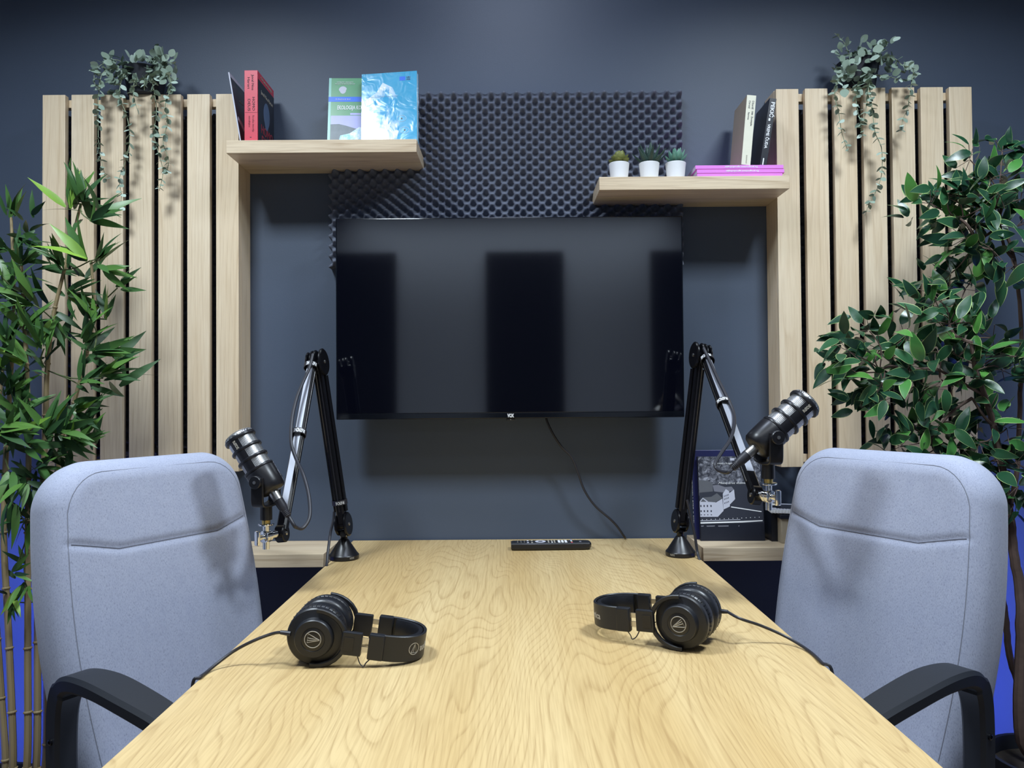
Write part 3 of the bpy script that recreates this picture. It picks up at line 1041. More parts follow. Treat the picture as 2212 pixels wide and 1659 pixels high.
# pink booklets lying flat, spines to the room, text upside down
yp = 2.026
zc = ZRU
for k, (xa, xb, lab) in enumerate(((1506, 1690, 'bottom pink booklet of the flat stack under the upright books'),
                                   (1505.5, 1694, 'middle pink booklet of the flat stack under the upright books'),
                                   (1502.5, 1692.5, 'topmost pink booklet of the flat stack, under the upright books'))):
    A, B_ = P(xa, 370, yp), P(xb, 370, yp)
    t_ = thing('booklet', lab, 'booklet', ((A.x + B_.x) / 2, yp, zc), (0, 0, 0), 'flat pink booklets')
    inv = PM[t_].inverted()
    L_ = B_.x - A.x
    hb = 0.0112
    MB().b2((-L_ / 2, 0, 0), (L_ / 2, 0.15, 0.0009), 0.0003, M=inv).b2((-L_ / 2, 0, hb - 0.0012), (L_ / 2, 0.15, hb - 0.0003), 0.0003, M=inv).b2((-L_ / 2, -0.0004, 0.0016), (L_ / 2, 0.0012, hb - 0.0003), 0.0004, M=inv).build('cover', 'pink_cover', t_)
    MB().b2((-L_ / 2 + 0.0005, 0.001, 0.0009), (L_ / 2 - 0.0005, 0.149, hb - 0.0012), M=inv).build('page_block', 'pale_print', t_)
    MB().b2((-L_ / 2, -0.0002, 0.0), (L_ / 2, 0.002, 0.0016), M=inv).build('cover_edge', 'magenta_cover', t_)
    if k:
        lettering('Za progresivnu agroekologiju', 0.0062, 'white_print', t_, inv @ frame((0.005, -0.0007, hb * 0.55), (-1, 0, 0), (0, 0, -1)), 'title_lettering', fit=0.087, bold=0.0001)
    zc += hb - 0.0002
ZP = zc
# cream book and black book leaning on the stack
def leaner(name, label, xb0, xb1, xt0, xt1, yt, ybm, y, d, cover, side):
    A, B_ = P(xb0, ybm, y), P(xb1, ybm, y)
    C_, D_ = P(xt0, yt, y), P(xt1, yt, y)
    mx, mt = (A.x + B_.x) / 2, (C_.x + D_.x) / 2
    h_ = (C_.z + D_.z) / 2 - ZP
    a_ = math.atan2(mt - mx, h_)
    w_ = abs(B_.x - A.x) * math.cos(a_)
    t_ = thing(name, label, 'book', (mx, y, ZP + w_ / 2 * abs(math.sin(a_)) + 0.0003), (0, a_, 0))
    inv = PM[t_].inverted()
    hl = h_ / math.cos(a_)
    MB().b2((-w_ / 2, 0, 0), (-w_ / 2 + 0.001, d, hl), 0.0004, M=inv).b2((w_ / 2 - 0.001, 0, 0), (w_ / 2, d, hl), 0.0004, M=inv).build('cover', side, t_)
    MB().b2((-w_ / 2, -0.0006, 0), (w_ / 2, 0.001, hl), 0.0006, M=inv).build('spine', cover, t_)
    MB().b2((-w_ / 2 + 0.001, 0.001, 0.0015), (w_ / 2 - 0.001, d - 0.001, hl - 0.0015), M=inv).build('page_block', 'paper', t_)
    return t_, inv, hl, w_
cb, inv, hl, w_ = leaner('book', 'cream-spined book standing on the pink booklets', 1601, 1621, 1613.5, 1634, 207, 356, 2.03, 0.115, 'cream_cover', 'tan_cover')
lettering('Džordž', 0.0075, 'ink_navy' if 'ink_navy' in MAT else 'slate_print', cb, spine_frame(inv, 0.005, hl * 0.86), 'author_lettering', fit=0.022)
lettering('Orvel', 0.0075, 'slate_print', cb, spine_frame(inv, -0.004, hl * 0.865), 'author_lettering', fit=0.02)
lettering('1984  Životinjska', 0.0065, 'slate_print', cb, spine_frame(inv, 0.005, hl * 0.67), 'title_lettering', fit=0.04)
lettering('farma', 0.0065, 'slate_print', cb, spine_frame(inv, -0.004, hl * 0.70), 'title_lettering', fit=0.02)
lettering('KONTRAST', 0.005, 'grey_print', cb, spine_frame(inv, 0.0, hl * 0.08), 'publisher_lettering', fit=0.022)
kb, inv, hl, w_ = leaner('book', 'glossy black book leaning against the slat panel on the pink booklets', 1641, 1656, 1662, 1678.5, 214, 356, 2.032, 0.115, 'black_cover', 'black_cover')
lettering('PEKIĆ', 0.0135, 'white_print', kb, spine_frame(inv, 0.001, hl * 0.83), 'author_lettering', fit=0.041, bold=0.0003)
lettering('VREME ČUDA', 0.0105, 'white_print', kb, spine_frame(inv, -0.001, hl * 0.43), 'title_lettering', fit=0.066, bold=0.0002)
MB().b2((-0.004, -0.0009, hl * 0.66), (0.0005, -0.0003, hl * 0.70), M=inv).build('publisher_mark', 'white_print', kb)
MB().b2((-0.003, -0.0009, hl * 0.0), (0.0, -0.0003, hl * 0.10), M=inv).build('spine_rule', 'white_print', kb)

# ------------------------------------------------------------------ low shelf: photo books, box, notebook
a0, a1 = P(1514, 1168, 2.105), P(1652, 1168, 2.105)
ht = P(1583, 984, 2.14).z - ZRL
pw = a1.x - a0.x
lean = math.atan2(0.030, ht)
nb = thing('book', 'tall navy book with a printed spine, right behind the aerial photo book', 'book', (a0.x - 0.010, 2.128, ZRL + 0.0003), (-lean, 0, 0))
inv = PM[nb].inverted()
MB().b2((0, 0, 0), (pw - 0.01, 0.013, ht + 0.016), 0.0012, M=inv).build('cover', 'navy_blue_cover', nb)
MB().b2((0.002, 0.0015, ht + 0.0155), (pw - 0.012, 0.0115, ht + 0.0163), M=inv).build('page_block', 'lavender_print', nb)
lettering('Univerzitet i grad u slici', 0.006, 'white_print', nb, inv @ frame((-0.0004, 0.006, ht * 0.5), (0, 0, -1), (0, -1, 0)), 'spine_lettering', fit=0.14)
pb, inv = cover_book('book', 'book with a black and white aerial photo of a white building on its cover', (a0.x, 2.105, ZRL + 0.0003), (-lean, 0, R(-1.5)), pw, ht, 0.016, 'navy_cover')
fx = lambda px: (px - 1490 - 32.0) / (161 - 32.0) * pw     # crop columns of the cover, in cover units
U = lambda x, y: ((x - 235) / (1215 - 235) * pw, (1575 - y) / (1575 - 175) * ht)
def cp(nm, mat, pts, lift):
    return patch(pb, inv, nm, mat, [U(*p) for p in pts][::-1], lift)
cp('cover_photo', 'aerial_print', [(240, 180), (1195, 180), (1195, 830), (235, 830)], 0.0003)
cp('cover_print', 'slate_print', [(240, 640), (1200, 640), (1205, 1280), (240, 1300)], 0.0004)
cp('cover_print', 'roof_print', [(235, 570), (380, 580), (450, 640), (450, 760), (240, 780)], 0.0005)
cp('cover_print', 'mid_print', [(450, 660), (540, 650), (640, 690), (740, 680), (780, 740), (620, 780), (470, 760)], 0.0005)
cp('cover_print', 'pale_print', [(240, 930), (480, 930), (510, 1180), (240, 1180)], 0.0006)
cp('cover_print', 'pale_print', [(480, 950), (590, 880), (600, 1080), (510, 1180)], 0.0007)
cp('cover_print', 'pale_print', [(600, 800), (650, 720), (700, 760), (700, 1010), (600, 1060)], 0.0008)
cp('cover_print', 'pale_print', [(700, 790), (775, 730), (785, 890), (700, 980)], 0.0007)
cp('cover_print', 'roof_print', [(240, 920), (290, 860), (420, 850), (510, 790), (590, 870), (480, 940)], 0.0009)
cp('cover_print', 'pale_print', [(240, 925), (290, 865), (370, 925), (345, 930), (290, 880), (255, 930)], 0.0011)
for yy in (985, 1070, 1140):
    for xx in (255, 305, 355, 410):
        cp('cover_print', 'window_print', [(xx - 8, yy), (xx + 10, yy), (xx + 10, yy + (32 if yy < 1100 else 14)), (xx - 8, yy + (32 if yy < 1100 else 14))], 0.0009)
for k in range(4):
    for yy in (830, 880, 945):
        xx = 618 + k * 20
        cp('cover_print', 'window_print', [(xx, yy - k * 8), (xx + 9, yy - k * 8 - 3), (xx + 9, yy - k * 8 + 22), (xx, yy - k * 8 + 25)], 0.0011)
cp('cover_print', 'white_print', [(720, 1010), (1180, 1090), (1180, 1105), (715, 1025)], 0.0007)
cp('cover_print', 'white_print', [(240, 1268), (880, 1250), (1190, 1236), (1190, 1254), (880, 1275), (240, 1292)], 0.0007)
cp('cover_print', 'pale_print', [(240, 1240), (850, 1222), (850, 1230), (240, 1250)], 0.0007)
for k in range(14):
    xx, yy = 265 + k * 67, 1228 - k * 3
    cp('cover_print', 'white_print', [(xx, yy - 6), (xx + 10, yy - 6), (xx + 10, yy + 6), (xx, yy + 6)], 0.0009)
for (xa, xb) in ((245, 290), (330, 460), (505, 670), (815, 835)):
    cp('cover_print', 'mid_print', [(xa, 1325), (xb, 1322), (xb - 6, 1340), (xa + 5, 1342)], 0.0007)
lettering('Muzej kroz vreme', 0.0085, 'white_print', pb, onf(inv, *U(745, 620), -0.0009), 'title_lettering', fit=0.074, shear=0.3)
lettering('Univerzitet u Kragujevcu', 0.006, 'white_print', pb, onf(inv, *U(640, 292), -0.0009), 'cover_lettering', fit=0.066)
cp('cover_emblem', 'pale_print', [(735, 205), (800, 205), (800, 245), (735, 245)], 0.0006)

c0, c1 = P(1654, 1165, 2.13), P(1675, 1165, 2.13)
db, inv2 = book('book', 'slim dark book standing between the photo book and the grey box', ((c0.x + c1.x) / 2 + 0.002, 2.09, ZRL + 0.0002), (0, 0, 0), 0.024, 0.098, 0.105, 'black_cover')
s0 = P(1677, 1140, 2.10)
bx = thing('storage_box', 'small grey box with a dark lid on the low shelf beside the ficus chair', 'box', (s0.x + 0.08, 2.13, ZRL))
MB().b2((s0.x, 2.06, ZRL + 0.0002), (s0.x + 0.17, 2.19, ZRL + 0.066), 0.002).build('body', 'tan_cover', bx)
MB().b2((s0.x - 0.004, 2.055, ZRL + 0.066), (s0.x + 0.174, 2.194, ZRL + 0.078), 0.002).build('lid', 'black_cover', bx)
nbk = thing('notebook', 'white spiral-bound notebook lying on the grey box', 'notebook', (s0.x + 0.07, 2.12, ZRL + 0.0785), (0, R(1.5), R(-8)))
inv = PM[nbk].inverted()
MB().b2((-0.088, -0.07, 0.0005), (0.088, 0.05, 0.010), 0.0008, M=inv).build('page_block', 'white_print', nbk)
MB().b2((-0.088, -0.07, 0.010), (0.088, 0.05, 0.0112), 0.0004, M=inv).build('cover', 'pale_print', nbk)
MB().b2((-0.07, -0.055, 0.0112), (0.06, 0.03, 0.0116), M=inv).build('cover_print', 'slate_print', nbk)
co = MB()
for k in range(22):
    x_ = -0.084 + k * 0.008
    co.tube([inv @ V((x_, -0.066 + 0.0055 * math.cos(a), 0.006 + 0.0068 * math.sin(a))) for a in [2 * math.pi * q / 8 for q in range(9)]], 0.0007, 4, caps=False)
sp = co.build('spiral_binding', 'white_print', nbk)

# ================================================================== remote control
rp0, rp1 = PZ(1104, 1190, TZ), PZ(1277, 1188, TZ)
rc = thing('remote_control', 'long black remote control lying across the far end of the table', 'remote control', ((rp0.x + rp1.x) / 2, rp0.y + 0.022, TZ), (0, 0, R(0.8)))
inv = PM[rc].inverted()
Lr = rp1.x - rp0.x
bd = MB()
sec = []
for (x_, hw_, zl, zh) in ((-Lr / 2, 0.021, 0.004, 0.0185), (-Lr / 2 + 0.006, 0.023, 0.0, 0.0195), (-0.03, 0.0235, 0.0, 0.0195), (Lr / 2 - 0.016, 0.0225, 0.0, 0.0195), (Lr / 2 - 0.004, 0.021, 0.003, 0.019), (Lr / 2 + 0.001, 0.015, 0.008, 0.0165)):
    sec.append([(x_, -hw_ * 0.8, zl), (x_, -hw_, zl + 0.006), (x_, -hw_, zh - 0.003), (x_, -hw_ + 0.003, zh), (x_, hw_ - 0.003, zh), (x_, hw_, zh - 0.003), (x_, hw_, zl + 0.006), (x_, hw_ * 0.8, zl)])
vs = [inv @ V(p) for r_ in sec for p in r_]
fs = []
for i in range(len(sec) - 1):
    for k in range(8):
        fs.append([i * 8 + k, i * 8 + (k + 1) % 8, (i + 1) * 8 + (k + 1) % 8, (i + 1) * 8 + k])
fs += [list(range(8))[::-1], [(len(sec) - 1) * 8 + k for k in range(8)]]
bd.add(vs, fs)
bd.build('body', 'satin_black', rc)
RT_ = 0.0195
def button(x, y, sx, sy, mat, z=0.0014, lab=None):
    return MB().box((x, y, RT_ + z / 2 - 0.0004), (sx, sy, z + 0.0006), 0.0006, M=inv, seg=1).build('button', mat, rc, lab)
for i, x_ in enumerate((-0.088, -0.079, -0.070)):
    for y_ in (-0.012, 0.0, 0.012):
        button(x_, y_, 0.0055, 0.007, 'rubber')
        MB().box((x_, y_, RT_ + 0.0013), (0.002, 0.003, 0.0004), M=inv).build('button_mark', 'grey_print', rc)
for x_ in (-0.061, -0.050):
    for y_ in (-0.013, 0.013):
        button(x_, y_, 0.005, 0.006, 'pale_print' if x_ < -0.055 else 'grey_print')
MB().lathe([(0.007, 0.0), (0.0135, 0.0), (0.0145, 0.0008), (0.0135, 0.0016), (0.007, 0.0014), (0.007, 0.0)], 24, inv @ M4.Translation((-0.0275, 0, RT_ - 0.0002))).build('navigation_ring', 'pale_print', rc, 'pale grey round navigation ring')
MB().lathe([(0.0055, 0.0), (0.0055, 0.0016), (0, 0.0018)], 18, inv @ M4.Translation((-0.0275, 0, RT_ - 0.0002))).build('button', 'rubber', rc)
for x_ in (-0.006, 0.003, 0.010):
    for y_ in (-0.012, 0.0, 0.012):
        button(x_, y_, 0.004, 0.006, 'grey_print' if (x_, y_) != (0.003, -0.012) else 'white_print')
for x_ in (0.022, 0.031, 0.040):
    button(x_, 0.0, 0.0066, 0.030, 'white_print', lab='wide white button')
for y_, m_ in ((-0.014, 'red_cover'), (-0.0045, 'green_cover'), (0.005, 'cream_cover'), (0.014, 'blue_band')):
    button(0.055, y_, 0.005, 0.007, m_)
for y_ in (-0.012, 0.0, 0.012):
    button(0.0475, y_, 0.0035, 0.006, 'rubber')
button(0.078, -0.004, 0.006, 0.008, 'mid_print')

# ================================================================== microphone arms
def poly_circle(cx, cz, r, n):
    return [(cx + r * math.cos(2 * math.pi * k / n), cz + r * math.sin(2 * math.pi * k / n)) for k in range(n)]

def bar_section(hw, hh, c=0.004):
    return [(-hw + c, -hh), (hw - c, -hh), (hw, -hh + c), (hw, hh - c), (hw - c, hh), (-hw + c, hh), (-hw, hh - c), (-hw, -hh + c)]

def boom_arm(label, base, knuckle, elbow, up0, up1, strap_us, strap_low, flip):
    ar = thing('boom_arm', label, 'microphone arm', (base.x, base.y, TZ), (0, 0, 0), 'boom arms on the table')
    Mb = M4.Translation((base.x, base.y, TZ))
    prof = [(0.036, 0.0005), (0.0375, 0.002), (0.0375, 0.0105), (0.036, 0.013), (0.034, 0.0145), (0.0135, 0.046), (0.011, 0.0495), (0.0, 0.050)]
    bs = MB().lathe(prof, 40, Mb).build('base', 'satin_black', ar, angle=30)
    for k in range(2):
        pass
    lettering('RØDE', 0.007, 'grey_print', bs, axis_frame(V((base.x + 0.026 * (1 if not flip else -1), base.y - 0.0278, TZ + 0.0068)), V((0.68 * (1 if not flip else -1), -0.73, 0)), V((0.73, 0.68 * (1 if not flip else -1), 0))) @ M4.Identity(4), 'logo_lettering', fit=0.012)
    MB().tube([(base.x, base.y, TZ + 0.046), (base.x, base.y, TZ + 0.058), (knuckle.x, knuckle.y, knuckle.z - 0.022)], [0.009, 0.009, 0.010], 14).build('swivel_post', 'black_metal', ar)
    d1 = (elbow - knuckle).normalized()
    d2 = (up1 - up0).normalized()
    # discs lie in the plane of the arms
    nrm = V((1, -0.10 if not flip else 0.10, 0)).normalized()
    nrm = (nrm - d1 * nrm.dot(d1)).normalized()
    def disc(nm, c, r, hw, rivet=True, sides=(1, -1)):
        A = axis_frame(c, nrm, d1)
        o = MB().lathe([(r - 0.003, -hw), (r, -hw + 0.002), (r, hw - 0.002), (r - 0.003, hw)], 28, A).build(nm, 'black_metal', ar, angle=30)
        if rivet:
            for s_ in sides:
                MB().lathe([(0.0042, 0), (0.0042, 0.001), (0.0026, 0.0018), (0, 0.0018)], 10, axis_frame(c + nrm * (hw * s_), nrm * s_, d1)).build('rivet', 'steel', o)
        return o
    off = 0.0155
    sgn = -1 if not flip else 1
    # paired cheek discs at the foot, elbow and tip
    disc('joint_disc', knuckle - nrm * sgn * 0.0125, 0.030, 0.0035)
    disc('joint_disc', knuckle + nrm * sgn * 0.0125, 0.026, 0.003)
    MB().tube([knuckle - nrm * 0.012, knuckle + nrm * 0.012], 0.012, 14).build('joint_pin', 'black_metal', ar)
    lo = MB()
    a0 = knuckle + d1 * 0.004
    a1 = elbow - d1 * 0.004
    side2 = nrm
    lo.sweep([a0, (a0 + a1) / 2, a1], bar_section(0.0105, 0.0125), side2)
    lower = lo.build('lower_arm', 'black_metal', ar, angle=30)
    for s_ in (-1, 1):
        rl = MB()
        N = side2.cross(d1).normalized()
        rl.sweep([a0 + d1 * 0.03 + side2 * 0.0140 * s_, a1 - d1 * 0.03 + side2 * 0.0140 * s_], bar_section(0.0028, 0.0055, 0.0012), side2)
        rl.build('rail', 'black_metal', lower)
    MB().b2((-0.0012, -0.0130, 0.03), (0.0012, -0.0122, (a1 - a0).length * 0.97), M=axis_frame(a0, d1, side2)).build('groove', 'rubber', lower)
    # elbow
    disc('joint_disc', elbow - nrm * sgn * 0.012, 0.0335, 0.0035, True)
    disc('joint_disc', elbow + nrm * sgn * 0.0045, 0.0315, 0.003, False)
    disc('joint_disc', elbow + nrm * sgn * 0.0125, 0.0305, 0.003, False)
    disc('joint_disc', elbow + nrm * sgn * 0.0235, 0.0285, 0.0025, True)
    MB().tube([elbow - nrm * sgn * 0.010, elbow + nrm * sgn * 0.022], 0.009, 12).build('joint_pin', 'black_metal', ar)
    # upper arm: a pair of rails with a flat top plate, its reflected light painted pale
    u0, u1 = up0, up1
    n2 = nrm
    n2 = (n2 - d2 * n2.dot(d2)).normalized()
    N2 = n2.cross(d2).normalized()
    if N2.z < 0:
        N2 = -N2
    up = MB()
    up.sweep([u0, (u0 + u1) / 2, u1], bar_section(0.0110, 0.0100), n2)
    upper = up.build('upper_arm', 'black_metal', ar, angle=30)
    L2 = (u1 - u0).length
    A2 = axis_frame(u0, d2, n2)
    q = 1 if (A2.to_3x3() @ V((0, 1, 0))).dot(N2) > 0 else -1
    MB().b2((-0.0075, q * 0.0099, 0.02), (0.0075, q * 0.0110, L2 - 0.05), 0.0004, M=A2).build('top_plate', 'painted_sheen_plate', upper)
    for s_ in (-1, 1):
        MB().b2((s_ * 0.0111 - 0.0006, -0.001, 0.02), (s_ * 0.0111 + 0.0006, 0.001, L2 - 0.03), M=A2).build('rail', 'steel', upper)
    # knuckle at the tip
    tip = u1
    tipd = MB().lathe([(0.017, -0.010), (0.019, -0.008), (0.019, 0.008), (0.017, 0.010)], 26, axis_frame(tip + V((0, 0, -0.006)), n2, d2)).build('tip_joint', 'black_metal', ar, angle=30)
    for s_ in (-1, 1):
        MB().lathe([(0.0042, 0), (0.0042, 0.001), (0.0026, 0.0018), (0, 0.0018)], 10, axis_frame(tip + V((0, 0, -0.006)) + n2 * 0.0102 * s_, n2 * s_, d2)).build('rivet', 'steel', tipd)
    # hook and loop straps with printed name
    for u in strap_us:
        c = u0 + (u1 - u0) * u
        st_ = MB()
        prof_ = [(0.0155, -0.0065), (0.0170, -0.0065), (0.0170, 0.0065), (0.0155, 0.0065), (0.0155, -0.0065)]
        cc = c + N2 * 0.004
        strap = st_.lathe(prof_, 24, axis_frame(cc, d2, n2)).build('cable_strap', 'rubber', ar)
        v_ = (V((0, 0, CAM_Z)) - cc)
        v_ = (v_ - d2 * v_.dot(d2)).normalized()
        # print wraps round the strap, upside down as in use
        lettering('RØDE', 0.0125, 'white_print', strap, frame(cc + v_ * 0.0172, d2.cross(v_), d2), 'strap_lettering', fit=0.027, bend=0.0172, bold=0.0003)
    for u in strap_low:
        c = knuckle + (elbow - knuckle) * u
        A = axis_frame(c, d1, nrm)
        strap = MB().lathe([(0.0175, -0.006), (0.019, -0.006), (0.019, 0.006), (0.0175, 0.006), (0.0175, -0.006)], 24, A).build('cable_strap', 'rubber', ar)
        v_ = V((0, 0, CAM_Z)) - c
        v_ = (v_ - d1 * v_.dot(d1)).normalized()
        lettering('RØDE', 0.010, 'white_print', strap, frame(c + v_ * 0.0192, (-d1).cross(v_), -d1), 'strap_lettering', fit=0.022, bend=0.0182)
    return ar, N2, n2

MAT['painted_sheen_plate'] = plain('painted_sheen_plate', (0.44, 0.46, 0.53, 1), 0.3, 0.35)  # pale colour stands in for light reflected off the black arm

def swivel_mount(ar, tip, n2, sgn, top):
    """chrome clamp between arm tip and microphone: barrel, post, thumbscrew"""
    c = V((top.x, top.y, tip.z - 0.004))
    barrel_dir = (c - (tip + V((0, 0, -0.006))))
    barrel_dir.z = 0
    barrel_dir.normalize()
    m = MB()
    m.tube([c - barrel_dir * 0.028, c - barrel_dir * 0.010], 0.0085, 16)
    mount = m.build('clamp_barrel', 'chrome', ar, angle=40)
    MB().lathe([(0.010, -0.010), (0.0125, -0.008), (0.0125, -0.001), (0.0105, 0.0), (0.0125, 0.001), (0.0125, 0.008), (0.010, 0.010)], 22, axis_frame(c, barrel_dir, (0, 0, 1))).build('clamp_collar', 'chrome', mount, angle=40)
    MB().tube([c + V((0, 0, -0.026)), c + V((0, 0, 0.024))], 0.0068, 14).build('clamp_post', 'chrome', mount, angle=40)
    MB().lathe([(0.015, 0), (0.016, 0.001), (0.016, 0.003), (0.015, 0.004)], 24, M4.Translation(c + V((0, 0, 0.0225)))).build('clamp_flange', 'chrome', mount, angle=40)
    kn = MB()
    e = c + barrel_dir * 0.024
    kn.tube([c + barrel_dir * 0.010, e], 0.006, 12)
    kn.box((0, 0, 0.006), (0.011, 0.03, 0.009), 0.003, M=axis_frame(e - barrel_dir * 0.004, barrel_dir, (1, 0.2, 0)))
    kn.build('thumbscrew', 'chrome', mount, angle=40)
    MB().tube([c + V((0, 0, 0.026)), c + V((0, 0, 0.0335))], 0.0085, 16).build('thread', 'brass', mount, 'brass thread')
    return c + V((0, 0, 0.0335))

def microphone(label, foot, pdir, tilt, flip, scale, shift):
    """foot: top of the brass thread. pdir: horizontal direction of the visible yoke knob; body tilts by `tilt` about it"""
    mic = thing('microphone', label, 'microphone', foot, (0, 0, 0), 'podcast microphones')
    p = V(pdir).normalized()
    h = V((-p.y, p.x, 0)) if flip else V((p.y, -p.x, 0))
    # yoke: socket, U with two cheeks, knobs
    MB().lathe([(0.0105, 0.0), (0.0122, 0.001), (0.0122, 0.029), (0.0105, 0.030)], 24, M4.Translation(foot)).build('socket', 'satin_black', mic)
    piv = foot + V((0, 0, 0.082))
    yk = MB()
    hw = 0.0365
    prof = spline([p * hw + V((0, 0, 0.008)), p * hw + V((0, 0, -0.02)), p * hw * 0.97 + V((0, 0, -0.040)), p * hw * 0.8 + V((0, 0, -0.049)), p * 0.0 + V((0, 0, -0.0515)),
                   -p * hw * 0.8 + V((0, 0, -0.049)), -p * hw * 0.97 + V((0, 0, -0.040)), -p * hw + V((0, 0, -0.02)), -p * hw + V((0, 0, 0.008))], 4)
    yk.sweep([piv + q for q in prof], bar_section(0.0135, 0.0028, 0.0015), h)
    yoke = yk.build('yoke', 'satin_black', mic, angle=40)
    for s_ in (-1, 1):
        kb_ = MB().lathe([(0.0105, 0.0), (0.0128, 0.0015), (0.0132, 0.009), (0.012, 0.0105), (0.0035, 0.0105)], 24, axis_frame(piv + p * (hw * s_ + 0.001 * s_), p * s_, (0, 0, 1))).build('knob', 'satin_black', yoke, angle=40)
        MB().lathe([(0.0034, 0), (0.0034, 0.0012), (0, 0.0014)], 10, axis_frame(piv + p * (hw * s_ + 0.0113 * s_), p * s_, (0, 0, 1))).build('screw', 'steel', yoke)
    ax = V((0, 0, 1)) * math.cos(tilt) + h * math.sin(tilt)
    A = axis_frame(piv, ax, p) @ M4.Translation((0, 0, shift)) @ M4.Scale(scale, 4)         # local x = knob direction, z = mic axis
    # body shell below the grille
    MB().lathe([(0.0, -0.043), (0.017, -0.043), (0.024, -0.041), (0.0275, -0.037), (0.0290, -0.026), (0.0300, 0.004), (0.0285, 0.010), (0.0270, 0.0105)], 36, A).build('body', 'satin_black', mic, angle=40)
    # wire mesh and cap, with uv for the weave
    g = MB()
    prof = [(0.0268, 0.010), (0.0268, 0.086)]
    cap = [(0.0292, 0.0865), (0.0288, 0.0895), (0.0262, 0.0925), (0.0205, 0.0948), (0.012, 0.0960), (0.0, 0.0964)]
    for nm, pr in (('grille', prof), ('grille_cap', cap)):
        me_ = MB().lathe(pr, 40, None)
        uvv = [(math.atan2(v.y, v.x), v.z, math.hypot(v.x, v.y)) for v in me_.v]
        me_.v = [A @ v for v in me_.v]
        o = me_.build(nm, 'mesh', mic, 'silver wire mesh grille', angle=50)
        uvl = o.data.uv_layers.new(name='weave')
        for poly in o.data.polygons:
            aa = [uvv[v][0] for v in poly.vertices]
            wrap = max(aa) - min(aa) > math.pi
            for li, vi in zip(poly.loop_indices, poly.vertices):
                a_, z_, r_ = uvv[vi]
                if wrap and a_ < 0:
                    a_ += 2 * math.pi
                if nm == 'grille':
                    uvl.data[li].uv = (a_ * 0.0268 * 6, z_ * 6)
                else:
                    uvl.data[li].uv = (r_ * math.cos(a_) * 6, r_ * math.sin(a_) * 6)
    # cage: rings and bars
    for z_, rr_ in ((0.0105, 0.0296), (0.034, 0.0302), (0.0575, 0.0302), (0.0825, 0.0308)):
        hh_ = 0.0028 if z_ < 0.08 else 0.0034
        MB().lathe([(0.0269, z_ - hh_), (rr_, z_ - hh_), (rr_ + 0.0006, z_ - hh_ + 0.001), (rr_ + 0.0006, z_ + hh_ - 0.001), (rr_, z_ + hh_), (0.0269, z_ + hh_), (0.0269, z_ - hh_)], 40, A).build('cage_ring', 'satin_black', mic, angle=40)
    for k in (0, 2):
        a_ = k * math.pi / 2
        wdt = 0.34
        vs, fs = [], []
        nseg = 5
        for z_ in (0.008, 0.084):
            for i in range(nseg + 1):
                b_ = a_ - wdt + 2 * wdt * i / nseg
                for r_ in (0.0269, 0.0300):
                    vs.append(A @ V((r_ * math.cos(b_), r_ * math.sin(b_), z_)))
        m_ = (nseg + 1) * 2
        for i in range(nseg):
            o_ = i * 2
            fs.append([o_ + 1, o_ + 3, m_ + o_ + 3, m_ + o_ + 1])
        fs += [[0, 1, m_ + 1, m_], [nseg * 2, nseg * 2 + 1, m_ + nseg * 2 + 1, m_ + nseg * 2]]
        bar = MB().add(vs, fs).build('cage_bar', 'satin_black', mic, angle=40)
        # window corners: small rounded fillets
        if k % 2 == 0:
            rn = (A.to_3x3() @ V((math.cos(a_), math.sin(a_), 0))).normalized()
            c_ = A @ V((0.0303 * math.cos(a_), 0.0303 * math.sin(a_), 0.0697))
            sg = -1 if flip else 1
            lettering('RØDE', 0.0082, 'grey_print', bar, frame(c_, ax * (-1 if not flip else 1), rn.cross(ax * (-1 if not flip else 1))), 'logo_lettering', fit=0.0185, bold=0.0003)
    # xlr plug at the foot of the body
    q0 = A @ V((0.0, 0, -0.043))
    px_ = MB().lathe([(0.0095, -0.018), (0.0095, 0.0)], 20, A @ M4.Translation((0, 0, -0.043))).build('plug', 'steel', mic, 'brushed steel cable plug')
    MB().lathe([(0.0, -0.058), (0.0045, -0.058), (0.0062, -0.052), (0.0068, -0.044), (0.0080, -0.040), (0.0092, -0.034), (0.0096, -0.0185), (0.0088, -0.018)], 20, A @ M4.Translation((0, 0, -0.043))).build('plug_sleeve', 'rubber', px_)
    for k in range(4):
        MB().lathe([(0.0066, -0.055 + k * 0.003), (0.0074, -0.0545 + k * 0.003), (0.0066, -0.0535 + k * 0.003)], 14, A @ M4.Translation((0, 0, -0.043))).build('sleeve_ridge', 'rubber', px_)
    return A @ V((0, 0, -0.101)), -ax

# arm near the bamboo
Bz = PZ(743, 1207, TZ)
arm_l, N2, n2 = boom_arm('black microphone boom arm at the table corner nearer the bamboo plant', Bz, P(741, 1133, 1.925), P(689, 783, 1.90), P(676, 780, 1.895), P(609, 1146, 1.635), (0.045, 0.47), (0.14,), False)
tip = P(609, 1146, 1.635)
mt = P(575, 1150, 1.59)
ft = swivel_mount(arm_l, tip, n2, -1, mt)
pl, pd = microphone('black podcast microphone with silver mesh, held before the chair near the bamboo', ft, (-0.18, -0.98, 0), R(34), False, 1.05, 0.016)
pts = [P(676, 765, 1.875), P(668, 796, 1.855), P(655, 825, 1.825), P(641, 860, 1.79), P(631, 905, 1.755), P(629, 955, 1.725), P(640, 992, 1.71), P(655, 1025, 1.68), P(667, 1070, 1.65), P(669, 1115, 1.62), P(655, 1140, 1.60), P(640, 1139, 1.588)]
MB().tube(spline(pts + [pl + pd * 0.02, pl], 7), 0.0038, 8).build('cable', 'rubber', arm_l)
pts = [P(722, 1105, 1.955), P(720, 1125, 1.945), P(714, 1150, 1.92), P(708, 1195, 1.88), P(704, 1230, 1.86)]
x_edge = TXL - 0.012
pts.append(V((x_edge, 1.85, TZ - 0.06)))
